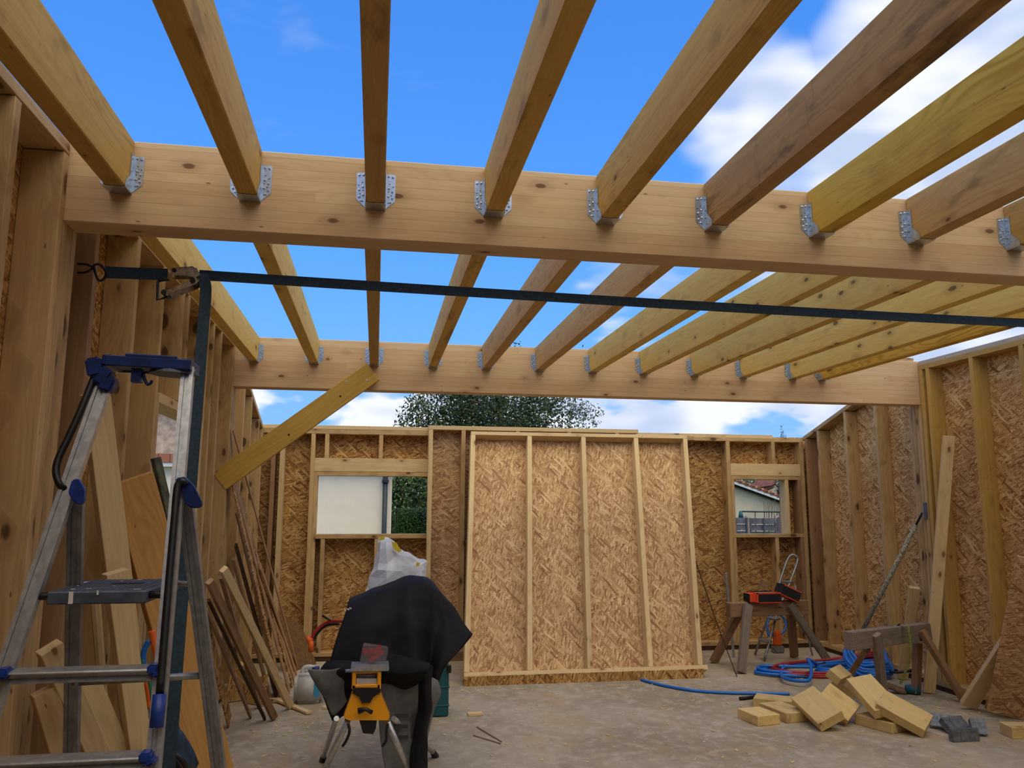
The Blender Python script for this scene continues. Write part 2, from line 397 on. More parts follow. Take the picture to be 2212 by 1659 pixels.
# left wall
XL = -1.18
wl = empty('wall_left', (XL, 3, 0), kind='structure')
def lstud(y0, y1, z0=.09, z1=None, m='stud', X=XL, nm='stud', dep=SD):
    if z1 is None: z1 = zwall((y0+y1)/2)-.05
    return box(nm, X-dep, X, y0, y1, z0, z1, M[m], wl)
for y0 in (-.9, -.3, .32, .92, 1.5, 2.06, 2.61): lstud(y0, y0+ST)
lstud(3.02, 3.065)
for i in range(3): lstud(3.071+i*.0455, 3.071+i*.0455+.041, z1=2.696, nm='jack_stud')
for y in (3.43, 3.995): lstud(y-.02, y+.025, m='studdark' if y < 3.5 else 'stud')
lstud(4.45, 4.495); lstud(4.496, 4.541, z1=2.20, nm='jack_stud')
for y in (4.93, 5.06): lstud(y-.02, y+.025, z0=2.26, nm='cripple_stud')
lstud(5.60, 5.645, z1=2.20, nm='jack_stud', m='pale'); lstud(5.646, 5.69)
for y in (5.85, 6.13): lstud(y-.02, y+.025)
lstud(6.65, 6.695)
for i in range(3): lstud(6.722+i*.047, 6.722+i*.047+.041, z1=2.611, nm='jack_stud')
XLR = -1.235
for y0, y1 in ((7.06, 7.105), (7.62, 7.665), (8.07, 8.115), (8.62, 8.665), (8.90, 8.945)): lstud(y0, y1, X=XLR)
box('header', XL-SD, XL, 4.541, 5.60, 2.20, 2.255, M['pale'], wl)
box('sill', XL-SD, XL, 4.541, 5.60, 1.10, 1.145, M['stud'], wl)
for y in (4.56, 5.05): lstud(y, y+.045, z1=1.10, nm='cripple_stud')
box('top_plate', XL-SD, XL, -1.39, 3.065, 2.955, 3.0, M['stud'], wl)
box('top_plate', XL-SD, XL, 3.21, 6.70, 2.94, 2.985, M['stud'], wl)
box('top_plate', XLR-SD, XLR, 6.87, 7.27, 2.955, 3.0, M['stud'], wl)
board('top_plate', (XLR-SD/2, 7.25, 2.978), (XLR-SD/2, 9.0, zwall(9.0)-.022), SD, .045, (0, 0, 1), M['stud'], wl)
box('bottom_plate', XL-SD, XL, -1.39, 6.88, .045, .09, M['stud'], wl)
box('bottom_plate', XLR-SD, XLR, 6.88, 9.0, .045, .09, M['stud'], wl)
box('dark_gap_strip', XL-SD, XL-.01, -1, 6.88, 0, .045, M['darkwood'], wl)  # dark strip painted in for the shaded gap under the bottom plate
box('dark_gap_strip', XLR-SD, XLR-.01, 6.88, 9.0, 0, .045, M['darkwood'], wl)
def sheet(par, x0, x1, y0, y1, z0, z1, m='osb'):
    d = (x1-x0, y1-y0, z1-z0); c = Vector(((x0+x1)/2, (y0+y1)/2, (z0+z1)/2)); i = d.index(min(d))
    n = Vector([1 if j == i else 0 for j in range(3)]); w = d[1] if i == 0 else d[0]
    return board('sheathing', c-Vector((0, 0, d[2]/2)), c+Vector((0, 0, d[2]/2)), w, d[i], n, M[m], par, 0)
xs = XL-SD-.012
for y0, y1, z0, z1 in ((-1.39, .25, 0, 3.0), (.253, 1.5, 0, 3.0), (1.503, 2.75, 0, 2.4), (1.503, 2.75, 2.403, 3.), (2.753, 3.98, 0, 3.0), (3.983, 4.541, 0, 3.0), (4.541, 5.60, 0, 1.10), (4.541, 5.60, 2.26, 3.0), (5.60, 6.86, 0, 3.0)):
    sheet(wl, xs, XL-SD-.001, y0, y1, z0, z1)
def slope_sheet(par, x0, x1, pts, m):
    v = [(x, y, z) for x in (x0, x1) for y, z in pts]; n = len(pts)
    c = Vector(((x0+x1)/2, 8, 1.3)); mw = Matrix.Translation(c) @ frame(Vector((0, 0, 1)), Vector((1, 0, 0))); inv = mw.inverted()
    fs = [tuple(range(n))[::-1], tuple(range(n, 2*n))]+[(i, (i+1) % n, n+(i+1) % n, n+i) for i in range(n)]
    return mesh('sheathing', [inv @ Vector(q) for q in v], fs, M[m], par, mw)
slope_sheet(wl, XLR-SD-.012, XLR-SD-.001, [(6.865, 0), (9.12, 0), (9.12, zwall(9.1)), (7.25, 3.0), (6.865, 3.0)], 'osb')

# right wall
XR, XRR = 5.10, 5.17
wr = empty('wall_right', (XR, 5, 0), kind='structure')
def rstud(y0, y1, z0=.09, z1=None, m='yellow', X=XR, nm='stud'):
    if z1 is None: z1 = zwall((y0+y1)/2)-(.0 if X == XR else .05)-(.055 if X == XR else 0)
    return box(nm, X, X+SD, y0, y1, z0, z1, M[m], wr)
for y0 in (-1.3, -.7, -.1, .5, 1.1, 1.7, 2.3, 3.78, 4.35, 4.9): rstud(y0, y0+ST)
for y in (3.02,): rstud(y, y+.045)
for i in range(3): rstud(3.071+i*.0455, 3.071+i*.0455+.041, z1=2.696, nm='jack_stud')
rstud(5.46, 5.51); rstud(6.015, 6.06); rstud(6.575, 6.62); rstud(6.665, 6.71, m='yellow')
for i in range(3): rstud(6.722+i*.047, 6.722+i*.047+.041, z1=2.611, m='stud', nm='jack_stud')
rstud(6.86, 6.90, z1=2.611, m='stud', nm='jack_stud')
for y0 in (7.51, 8.065): rstud(y0, y0+ST, m='stud', X=XRR)
rstud(8.63, 8.675, m='stud', X=XRR); rstud(8.90, 8.945, m='studdark', X=XRR)
box('top_plate', XR, XR+SD, -1.39, 6.71, 2.945, 2.99, M['yellow'], wr)
box('top_plate', XR+.005, XR+SD, -1.39, 6.71, 2.991, 3.03, M['greyplate'], wr)
box('top_plate', XRR, XRR+SD, 6.91, 7.27, 2.955, 3.0, M['stud'], wr)
board('top_plate', (XRR+SD/2, 7.25, 2.978), (XRR+SD/2, 9.0, zwall(9.0)-.022), SD, .045, (0, 0, 1), M['stud'], wr)
box('bottom_plate', XR, XR+SD, -1.39, 6.91, .045, .09, M['stud'], wr)
box('bottom_plate', XRR, XRR+SD, 6.91, 9.0, .045, .09, M['stud'], wr)
box('dark_gap_strip', XR+.01, XR+SD, -1.39, 6.91, 0, .045, M['darkwood'], wr)  # shaded gap below the plate, drawn as a dark strip
box('dark_gap_strip', XRR+.01, XRR+SD, 6.91, 9.0, 0, .045, M['darkwood'], wr)
xs = XR+SD+.001
for y0, y1, z0, z1 in ((-1.39, -.1, 0, 3.), (-.097, 1.2, 0, 3.), (1.203, 2.3, 0, 3.), (2.303, 3.55, 0, 3.), (3.553, 4.8, 0, 3.), (4.803, 6.04, 0, 2.79), (4.803, 6.04, 2.793, 3.), (6.043, 6.95, 0, 2.79), (6.043, 6.95, 2.793, 3.)):
    sheet(wr, xs, xs+.011, y0, y1, z0, z1, 'osbright')
slope_sheet(wr, XRR+SD+.001, XRR+SD+.012, [(6.955, 0), (9.12, 0), (9.12, zwall(9.1)), (7.25, 3.0), (6.955, 3.0)], 'osbright')

# back wall
YB = 8.98
wb = empty('wall_back', (2, YB, 0), kind='structure')
def bstud(x0, x1, z0=.09, z1=2.43, m='stud', nm='stud'):
    return box(nm, x0, x1, YB, YB+SD, z0, z1, M[m], wb)
bstud(-1.142, -1.095, m='studdark'); bstud(-1.05, -1.0, m='pale')
bstud(-.722, -.677); bstud(-.573, -.528, z0=2.164, nm='cripple_stud'); bstud(.018, .063, z0=2.164, nm='cripple_stud')
bstud(-.676, -.636, z1=2.014, nm='jack_stud', m='stud')
bstud(-.58, -.535, z1=1.285, nm='cripple_stud'); bstud(.0, .045, z1=1.285, nm='cripple_stud'); bstud(.585, .63)
for x in (1.2, 1.8, 2.4, 3.0): bstud(x, x+.045)
bstud(3.557, 3.602); bstud(4.155, 4.203)
bstud(4.745, 4.79, z0=2.16, nm='cripple_stud'); bstud(5.115, 5.165)
bstud(4.205, 4.245, z1=2.014, nm='jack_stud'); bstud(4.846+.055, 4.946, z0=1.323, z1=1.97, nm='jack_stud', m='pale')
bstud(4.742, 4.787, z1=1.282, nm='cripple_stud')
bstud(5.068, 5.112, z1=1.97, nm='jack_stud', m='studdark')
box('top_plate', -1.24, 3.75, YB, YB+SD, 2.432, 2.482, M['stud'], wb)
box('top_plate', -1.24, .60, YB, YB+SD, 2.484, 2.526, M['pale'], wb)
box('top_plate', 3.75, 5.165, YB, YB+SD, 2.43, 2.475, M['stud'], wb)
box('top_plate', 2.9, 4.78, YB+.03, YB+SD, 2.477, 2.515, M['pale'], wb)
box('bottom_plate', -1.24, 5.165, YB, YB+SD, .05, .09, M['stud'], wb)
box('dark_gap_strip', -1.24, 5.165, YB+.01, YB+SD, 0, .05, M['darkwood'], wb)  # dark strip drawn for the shaded gap below the back plate
yb = YB+SD+.001
for x0, x1, z0, z1 in ((-1.38, -.68, 0, 2.5), (-.68, .60, 2.02, 2.5), (-.68, .60, 0, 1.29), (.60, 1.75, 0, 2.5), (1.753, 3.0, 0, 2.5), (3.003, 4.20, 0, 2.5), (4.245, 4.90, 2.02, 2.5), (4.203, 5.32, 0, 1.285), (4.90, 5.32, 1.285, 2.5)):
    sheet(wb, x0, x1, yb, yb+.011, z0, z1)
# unseen wall added behind the camera to cut back light, carries the near joists
wf = empty('wall_front', (2, -1.4, 0), kind='structure')
for i in range(11): box('stud', -1.1+i*.6, -1.055+i*.6, -1.545, -1.40, .09, 2.77, M['stud'], wf)
box('top_plate', -1.32, 5.24, -1.545, -1.40, 2.772, 2.818, M['stud'], wf)
box('bottom_plate', -1.32, 5.24, -1.545, -1.40, 0, .09, M['stud'], wf)
for i in range(5): sheet(wf, -1.33+i*1.32, -.012+i*1.32, -1.557, -1.546, 0, 2.82)
# window openings
w1 = empty('window_1', (0, YB, 1.3), kind='structure')
box('header', -.676, .585, YB-.002, YB+SD, 2.016, 2.163, M['pale'], w1)
box('head_plate', -.640, .585, YB-.001, YB+SD, 1.97, 2.013, M['stud'], w1)
box('sill', -.640, .585, YB-.003, YB+SD, 1.287, 1.334, M['stud'], w1)
w2 = empty('window_2', (4.5, YB, 1.3), kind='structure')
box('header', 4.203, 5.112, YB-.002, YB+SD, 2.016, 2.159, M['pale'], w2)
box('head_plate', 4.203, 5.112, YB-.001, YB+SD, 1.97, 2.013, M['stud'], w2)
box('sill', 4.203, 5.112, YB-.003, YB+SD, 1.283, 1.323, M['stud'], w2)

# ------------------------------------------------------------------ glulam beams, joists, hangers
Y1, Z1b, ZT, B1 = 3.07, 2.696, 3.033, .133
Y2, Z2b = 6.72, 2.611
b = box('glulam_beam', -1.31, 5.24, Y1, Y1+B1, Z1b, ZT, M['glulam'], bev=.004)
tag(b, 'near laminated timber beam crossing the room overhead, in front of the strap', 'beam', 'laminated beams carrying the joists')
b = box('glulam_beam', -1.31, 5.23, Y2, Y2+.135, Z2b, ZT, M['glulam2'], bev=.004)
tag(b, 'far laminated timber beam with the yellow brace board nailed to it', 'beam', 'laminated beams carrying the joists')
p_ = box('timber_offcut', 4.72, 5.08, Y2+.02, Y2+.12, ZT, ZT+.035, M['stud']); tag(p_, 'flat timber offcut lying on top of the far beam at its right end', 'wood offcut')

JZ0, JZ1, JW = 2.820, 3.030, .073
NX = [-.990, -.517, -.035, .441, .917, 1.398, 1.885, 2.368, 2.871]
NM = ['joist_a', 'joist_a', 'joist_d', 'joist_a', 'joist_a', 'joist_c', 'joist_b', 'joist_d', 'yellow']
ND = ['yellow stained joist above the left wall plate', 'yellow joist with grey streaks on its right side', 'joist seen straight from below',
      'joist with a dark knot in its underside', 'dirty yellow joist with dark smudges by its hanger', 'brown weathered joist with black stains', 'bright yellow joist with round knots and swirling grain',
      'plain tan joist beside the bright yellow swirled one', 'orange toned joist at the right edge']
for i, (x, m) in enumerate(zip(NX, NM)):
    o = box('ceiling_joist', x-JW/2, x+JW/2, -1.5, Y1-.001, JZ0, JZ1, M[m], bev=.004)
    tag(o, ND[i]+', %s from left in the near bay' % ORD[i], 'joist', 'joists of the near bay')
RX = [-1.031, -.545, -.047, .452, .915, 1.387, 1.871, 2.345, 2.829, 3.302, 3.794, 4.089]
RM = ['joist_e', 'joist_e', 'joist_d', 'joist_a', 'joist_d', 'joist_d', 'joist_e', 'joist_e', 'joist_e', 'joist_e', 'joist_e', 'joist_b']
RD = ['pale yellow joist running along the left wall plate', 'yellow joist left of the brace board top', 'joist ending just above the brace board top', 'joist just right of the brace board top', 'tan joist seen between the beams', 'joist with brown water marks along its side',
      'pale yellow knotty joist', 'pale yellow joist with open sky on its left', 'lemon coloured joist with a row of saw marks', 'lemon coloured joist with a single dark round knot', 'pale smooth joist next to the last one', 'darker yellow last joist']
for i, (x, m) in enumerate(zip(RX, RM)):
    o = box('ceiling_joist', x-JW/2, x+JW/2, Y1+B1+.001, Y2-.001, JZ0, JZ1, M[m], bev=.003)
    tag(o, RD[i]+', %s from left in the far bay' % ORD[i], 'joist', 'joists of the far bay')

def hanger_meshes():
    """origin: middle of the seat on the beam face, joist towards -Y"""
    w, t = JW/2+.0015, .002
    bm = bmesh.new()
    bm_box(bm, 0, -.04, -.001, 2*w+2*t, .08, t)
    for s in (-1, 1):
        pr = [(0, 0), (-.08, 0), (-.080, .022), (-.034, .066), (-.032, .155), (0, .155)]
        vs = [bm.verts.new((s*w, y, z)) for y, z in pr]; f = bm.faces.new(vs)
        r = bmesh.ops.extrude_face_region(bm, geom=[f]); bmesh.ops.translate(bm, verts=[v for v in r['geom'] if isinstance(v, bmesh.types.BMVert)], vec=(s*t, 0, 0))
        fl = [(0, .005), (.034, .036), (.037, .045), (.037, .148), (.033, .152), (0, .152)]
        vs = [bm.verts.new((s*(w+t+x), -.0005, z)) for x, z in fl]; f = bm.faces.new(vs)
        r = bmesh.ops.extrude_face_region(bm, geom=[f]); bmesh.ops.translate(bm, verts=[v for v in r['geom'] if isinstance(v, bmesh.types.BMVert)], vec=(0, -t, 0))
        for kx, kz in ((.010, .03), (.022, .062), (.010, .077), (.028, .098), (.014, .110)):
            mt = Matrix.Translation((s*(w+t+kx), -.0027, kz)) @ Matrix.Rotation(PI/2, 4, 'X')
            q = bmesh.ops.create_circle(bm, cap_ends=True, radius=.0026, segments=8, matrix=mt)
            for v in q['verts']:
                for f in v.link_faces: f.material_index = 1
        for ky, kz in ((-.016, .05), (-.022, .08), (-.014, .10), (-.03, .03)):
            mt = Matrix.Translation((s*(w+t+.0003), ky, kz)) @ Matrix.Rotation(PI/2, 4, 'Y')
            q = bmesh.ops.create_circle(bm, cap_ends=True, radius=.0022, segments=8, matrix=mt)
            for v in q['verts']:
                for f in v.link_faces: f.material_index = 1
    bmesh.ops.recalc_face_normals(bm, faces=bm.faces[:])
    me = bpy.data.meshes.new('joist_hanger'); bm.to_mesh(me); bm.free(); me.materials.append(M['galv']); me.materials.append(M['galvdark'])
    bm = bmesh.new(); bmesh.ops.create_icosphere(bm, subdivisions=1, radius=.005)
    nm = bpy.data.meshes.new('nail'); bm.to_mesh(nm); bm.free(); nm.materials.append(M['nail'])
    return me, nm
HM, NMESH = hanger_meshes()
h0 = bpy.data.objects.new('joist_hanger', HM); C.objects.link(h0)
for s in (-1, 1):
    for kx, kz in ((.026, .050), (.010, .058), (.026, .078), (.012, .092), (.010, .143), (.027, .140), (.018, .034)):
        n_ = bpy.data.objects.new('nail', NMESH); C.objects.link(n_); n_.parent = h0; n_.location = (s*(JW/2+.0035+kx), -.0045, kz)
first = True
for bay, xsn, yy, D in (('near', NX, Y1, ND), ('far', RX, Y2, RD)):
    for i, x in enumerate(xsn):
        hgr = h0 if first else copy_tree(h0); first = False
        hgr.location = (x, yy, JZ0-.001)
        tag(hgr, 'galvanised steel hanger on the %s beam, %s from the left, holding the joist end' % (bay, ORD[i]), 'joist hanger', 'joist hangers on the %s beam' % bay)

# ------------------------------------------------------------------ brace board
q = [PY(465, 1022, 6.645), PY(480, 1057, 6.645), PY(820, 825, 6.645), PY(793, 779, 6.645)]
a_, b_ = (q[0]+q[1])/2, (q[2]+q[3])/2
br = empty('brace_board', a_, 'yellow diagonal brace board screwed to the left post and the far beam', 'board')
pk_ = board('plank', a_+Vector((0, .022, 0)), b_+Vector((0, .022, 0)), ((q[0]-q[1]).length+(q[2]-q[3]).length)/2, .045, (0, -1, 0), M['yellowclean'], br)
for px, py in ((469, 1017), (481, 1048), (748, 824), (792, 821), (735, 856), (624, 939)):
    c_ = PY(px, py, 6.643); dark = (px in (735, 624))
    bm = bmesh.new(); bmesh.ops.create_cone(bm, cap_ends=True, segments=12, radius1=.009, radius2=.006, depth=.005)
    bm_obj('screw_head' if not dark else 'bolt_hole_plug', bm, M['nail' if not dark else 'iron'], pk_, Matrix.Translation(c_) @ Matrix.Rotation(PI/2, 4, 'X'))

# ------------------------------------------------------------------ framed panels against the back wall
YS = 8.82
sp_ = empty('standing_wall_panel', (1.8, YS, .1), 'upright framed particle board panel standing against the back wall, mostly hidden by the leaning one', 'wall panel', 'framed panels by the back wall')
for x in (.565, .93, 1.55, 2.15, 2.72): box('stud', x, x+.045, YS, YS+.14, .13, 2.485, M['pale' if x < .6 else 'stud'], sp_)
box('top_plate', .565, 3.0, YS, YS+.14, 2.487, 2.532, M['pale'], sp_)
box('bottom_plate', .565, 3.0, YS, YS+.14, .085, .13, M['stud'], sp_)
sheet(sp_, .566, 3.0, YS+.141, YS+.152, .02, 2.52, 'osblight')
for x in (.62, 2.8):
    o = box('support_block', x, x+.4, YS-.02, YS+.14, 0, .083, M['greybrown']); tag(o, 'brown timber block under the upright panel at its %s end' % ('left' if x < 1 else 'right'), 'wood block')

# leaning panel: plane through floor line and top line
A0, A1 = Vector((.847, 7.56, .0)), Vector((3.20, 7.545, .0))
T0, T1 = Vector((.895, 8.665, 2.462)), Vector((3.404, 8.665, 2.462))
lp = empty('leaning_wall_panel', (2, 7.6, 0), 'large framed particle board panel with five studs leaning back against the wall', 'wall panel', 'framed panels by the back wall')
ux = Vector((1, 0, 0)); up_ = ((T0+T1)/2-(A0+A1)/2).normalized(); nf = up_.cross(ux).normalized()
if nf.y > 0: nf = -nf
def lpt(x, s): # front-surface point: x world-ish at bottom->top blend, s distance up
    base = Vector((x, 7.56, 0)); return base+up_*s
LT = ((T0+T1)/2-(A0+A1)/2).length
SW = [((.872, .10), (.918, 1)), ((1.47, .1), (1.552, 1)), ((2.055, .1), (2.172, 1)), ((2.66, .1), (2.79, 1)), ((3.165, .1), (3.383, 1))]
for (x0, _), (x1, _) in SW:
    a = lpt(x0, .13)-nf*.06; b = lpt(x1, LT-.045)-nf*.06
    board('stud', a, b, .05, .12, nf, M['pale'], lp)
bw_ = .12
board('bottom_plate', lpt(.847, .105)-nf*.06, lpt(3.235, .105)-nf*.06, .045, .13, nf, M['pale'], lp)
board('top_plate', lpt(.893, LT-.022)-nf*.06, lpt(3.408, LT-.022)-nf*.06, .045, .12, nf, M['pale'], lp)
# sheathing sits behind the studs and runs down past the plate
v = [lpt(.850, .03), lpt(3.19, .03), lpt(3.40, LT), lpt(.897, LT)]
v = [q_-nf*.121 for q_ in v]
hull_slab('sheathing', v, nf, .011, M['osblight'], lp)
board('ledger_board', (.852, 7.617, .043), (3.19, 7.617, .043), .085, .065, (0, -1, 0), M['osb'], lp, 0)

# ------------------------------------------------------------------ ratchet strap across the room
def ribbon(name, pts, w, t, wd, mat, parent):
    bm = bmesh.new(); wd = Vector(wd); rows = []
    n = len(pts)
    for i, p in enumerate(pts):
        p = Vector(p); tg = (Vector(pts[min(i+1, n-1)])-Vector(pts[max(i-1, 0)])).normalized()
        ww = (wd-tg*wd.dot(tg)).normalized(); nn = tg.cross(ww)
        rows.append([bm.verts.new(p+ww*w*a+nn*t*b) for a, b in ((-.5, -.5), (.5, -.5), (.5, .5), (-.5, .5))])
    for i in range(n-1):
        for j in range(4): bm.faces.new((rows[i][j], rows[i][(j+1) % 4], rows[i+1][(j+1) % 4], rows[i+1][j]))
    bm.faces.new(rows[0][::-1]); bm.faces.new(rows[-1]); bmesh.ops.recalc_face_normals(bm, faces=bm.faces[:])
    return bm_obj(name, bm, mat, parent)
YSP = 3.27
rs = empty('ratchet_strap', PY(400, 600, YSP), 'dark green ratchet strap stretched across the room below the near beam, tail hanging down', 'ratchet strap')
p0 = PY(430, 594, YSP); p1 = PY(2212, 690, YSP)
d_ = (p1-p0).normalized(); pend = p0+d_*((5.09-p0.x)/d_.x)
pts = []
for i in range(25):
    t = i/24; p = p0.lerp(pend, t); p.z -= .02*math.sin(PI*t); pts.append(p)
ribbon('long_webbing', pts, .043, .004, (0, .12, 1), M['strap'], rs)
ribbon('short_webbing', [PY(228, 588, YSP), PY(300, 591, YSP), PY(362, 593, YSP)], .047, .006, (0, 0, 1), M['strap'], rs)
tl = [PY(418, 590, YSP), PY(434, 594, YSP-.01), PY(443, 612, YSP-.02), PY(444, 640, YSP-.02)]
xt = tl[-1].x
for z in (2.35, 2.0, 1.6, 1.2, .8, .4, .12): tl.append(Vector((xt-.012*(2.5-z), YSP-.02, z)))
tl.append(Vector((xt+.03, YSP-.1, .012)))
tl += [Vector((xt+.1, YSP-.28, .010)), Vector((xt+.12, YSP-.42, .010))]
ribbon('hanging_tail', spline(tl, 5), .044, .003, (1, .25, 0), M['strap'], rs)
# ratchet body
def onp(px, py, dy=0.): return PY(px, py, YSP+dy)
for dy in (-.028, .028):
    ps = [onp(x, y, 0) for x, y in ((372, 584), (404, 580), (428, 583), (436, 598), (424, 604), (406, 599), (372, 599))]
    hull_slab('ratchet_frame', [p+Vector((0, dy, 0)) for p in ps], (0, -1, 0), .003, M['ratchet'], rs)
    ps = [onp(x, y, 0) for x, y in ((392, 620), (426, 603), (434, 611), (424, 619), (384, 634), (364, 643), (360, 633))]
    hull_slab('ratchet_lever', [p+Vector((0, dy*1.15, 0)) for p in ps], (0, -1, 0), .003, M['ratchet'], rs)
c_ = onp(420, 611); tube('ratchet_spool', [c_+Vector((0, -.036, 0)), c_+Vector((0, .036, 0))], .011, M['iron'], rs)
c_ = onp(416, 588); tube('spool_roll', [c_+Vector((0, -.026, 0)), c_+Vector((0, .026, 0))], .017, M['strap'], rs, 14)
c_ = onp(380, 588); tube('ratchet_spool', [c_+Vector((0, -.034, 0)), c_+Vector((0, .034, 0))], .008, M['iron'], rs)
bm = bmesh.new(); tube_bm(bm, [onp(341, 607), onp(340, 648), onp(362, 641)], .006, 8); tube_bm(bm, [onp(341, 607), onp(366, 604)], .005, 8)
bm_obj('release_handle', bm, M['blackplastic'], rs)
c_ = onp(365, 638); tube('lever_grip', [c_+Vector((-.012, -.034, .004)), c_+Vector((-.012, .034, .004))], .011, M['blackplastic'], rs)
tube('strap_hook', spline([onp(232, 598), onp(226, 582), onp(214, 571), onp(203, 576), onp(212, 604), onp(224, 603), onp(229, 592)], 6), .005, M['iron'], rs)
wl_ = tube('wire_loop', spline([onp(168, 570, .02), onp(186, 571), onp(200, 578), onp(186, 588), onp(168, 589, .03)], 6), .0045, M['iron'])
tag(wl_, 'bent iron wire loop round the left post holding the strap hook', 'wire loop')

# ------------------------------------------------------------------ stepladder in the foreground
FN = Vector((0, 1, -.28)); FK = 2.112           # front rails plane
def FP(x, y, off=0.): return PL(x, y, FN, FK+off)
RN = Vector((0, 1, .35)); RK = 2.60+1.66*.35     # rear legs plane
def RP(x, y, off=0.): return PL(x, y, RN, RK+off)
ld = empty('stepladder', (-1.0, 2.5, 0), 'aluminium stepladder with blue plastic fittings and platform in the left foreground', 'stepladder')
def rail(name, a, b, w, t, mat, n=(0, -1, .28)):
    """C section rail: a web and two flanges"""
    a, b = Vector(a), Vector(b); L = (b-a).length; mw = Matrix.Translation((a+b)/2) @ frame(b-a, Vector(n))
    bm = bmesh.new(); bm_box(bm, 0, 0, -t/2+.001, L, w, .003); bm_box(bm, 0, -w/2, 0, L, .003, t); bm_box(bm, 0, w/2, 0, L, .003, t)
    bm_box(bm, 0, -w/2+.005, t/2, L, .011, .002); bm_box(bm, 0, w/2-.005, t/2, L, .011, .002)
    bm_box(bm, 0, 0, t/2-.006, L, w*.92, .002)
    return bm_obj(name, bm, mat, ld, mw)
def extend(a, b, z):   # extend line a->b to height z
    d = b-a; return a+d*((z-a.z)/d.z)
lt, lb = FP(228, 822), FP(12, 1450); rt, rb = FP(407, 796), FP(340, 1560)
lb0, rb0 = extend(lt, lb, .02), extend(rt, rb, .02)
fr1 = rail('front_rail', lt, lb0, .042, .028, M['alu']); fr2 = rail('front_rail', rt, rb0, .035, .028, M['alu'])
for e_, p_ in ((lb0, fr1), (rb0, fr2)): box('rubber_foot', e_.x-.03, e_.x+.03, e_.y-.025, e_.y+.025, 0, .05, M['blackplastic'], p_, .006)
# rear legs
ra, rb_ = RP(165, 1072), RP(154, 1640); rc, rd = RP(398, 1062), RP(470, 1640)
rb_, rd = extend(ra, rb_, .02), extend(rc, rd, .02)
rl1 = rail('rear_leg', ra, rb_, .040, .026, M['aludark'], (0, -1, -.35)); rl2 = rail('rear_leg', rc, rd, .040, .026, M['aludark'], (0, -1, -.35))
for e_, p_ in ((rb_, rl1), (rd, rl2)): box('rubber_foot', e_.x-.026, e_.x+.026, e_.y-.022, e_.y+.022, 0, .05, M['blackplastic'], p_, .006)
for t in (.35, .72):
    a, b = ra.lerp(rb_, t), rc.lerp(rd, t); tube('rear_crossbar', [a, b], .011, M['aludark'], ld)
# rungs: two lobed treads
def rung(a, b):
    bm = bmesh.new(); d = (b-a); L = d.length
    mw = Matrix.Translation((a+b)/2) @ frame(d, Vector((0, 0, 1)))
    prof = [(-.034, .012), (-.036, .006), (-.030, .0), (-.012, -.004), (-.010, -.018), (-.018, -.026), (-.026, -.034), (-.014, -.040), (.034, -.038), (.038, -.02), (.036, .008), (.030, .014), (.0, .012), (-.010, .0155), (-.024, .016)]
    prof = [(y, z*.66) for y, z in prof]; v0 = [bm.verts.new((-L/2, y, z)) for y, z in prof]; v1 = [bm.verts.new((L/2, y, z)) for y, z in prof]; n = len(prof)
    for i in range(n): bm.faces.new((v0[i], v0[(i+1) % n], v1[(i+1) % n], v1[i]))
    bm.faces.new(v0[::-1]); bm.faces.new(v1); bmesh.ops.recalc_face_normals(bm, faces=bm.faces[:])
    return bm_obj('rung', bm, M['alu'], ld, mw)
def on_rail(A, B, z): return A+(B-A)*((z-A.z)/(B.z-A.z))
z1_ = FP(170, 1449).z; z2_ = FP(170, 1638).z; dz = z1_-z2_
zz = z1_
while zz > .15:
    a, b = on_rail(lt, lb0, zz), on_rail(rt, rb0, zz)
    rg = rung(a+Vector((.02, -.01, 0)), b+Vector((-.02, -.01, 0)))
    for p, s in ((a, 1), (b, -1)):
        c_ = p+Vector((s*.012, -.035, .004))
        bm = bmesh.new(); bm_box(bm, 0, 0, .003, .030, .045, .026); bm_box(bm, -s*.014, -.004, -.008, .026, .05, .014, rot=Matrix.Rotation(.3*s, 4, 'Y'))
        bmesh.ops.bevel(bm, geom=bm.edges[:], offset=.005, segments=2, affect='EDGES'); bm_obj('end_cap', bm, M['bluecap'], rg, Matrix.Translation(c_))
    zz -= dz
# platform
pf = [FP(107, 1277), FP(322, 1279)]; zp = pf[0].z
pb = [PZ(203, 1250, zp), PZ(356, 1249, zp)]
dep = min(pb[0].y, pb[1].y)-pf[0].y
plat = empty('x', (0, 0, 0)); bpy.data.objects.remove(plat)
x0, x1 = pf[0].x, pf[1].x; y0 = pf[0].y-.02; y1 = y0+max(.22, dep)
tr = box('platform', x0, x1, y0, y1, zp-.036, zp, M['steptread'], ld, .004)
bm = bmesh.new()
for i in range(14): bm_box(bm, x0+.02+(x1-x0-.04)*i/13, (y0+y1)/2, zp+.0005, .004, (y1-y0)*.92, .002)
bm_obj('platform_ribs', bm, M['steptread'], tr)
bm = bmesh.new(); bm_box(bm, (x0+x1)/2+.02, (y0+y1)/2+.03, zp+.002, .09, .03, .001); bm_obj('platform_slot', bm, M['iron'], tr)
def drip(x, y, z, sx, sy_, sz):
    bm = bmesh.new(); bm_box(bm, x, y, z, sx, sy_, sz); bm_obj('paint_drip', bm, M['paint'], tr)
drip(x0+.065, y0-.001, zp-.017, .012, .002, .034); drip(x0+.135, y0-.001, zp-.004, .005, .002, .012)
for i in range(7): drip(R_.uniform(x0+.02, x1-.03), R_.uniform(y0+.01, y1-.03), zp+.002, R_.uniform(.004, .022), R_.uniform(.003, .012), .001)
for z_ in (zp-.014,):
    a, b = on_rail(lt, lb0, z_), on_rail(rt, rb0, z_)
    tube('platform_axle', [a+Vector((.01, .0, 0)), Vector((x0+.01, y0+.03, z_))], .011, M['iron'], ld); tube('platform_axle', [Vector((x1-.01, y0+.03, z_)), b+Vector((-.01, 0, 0))], .011, M['iron'], ld)
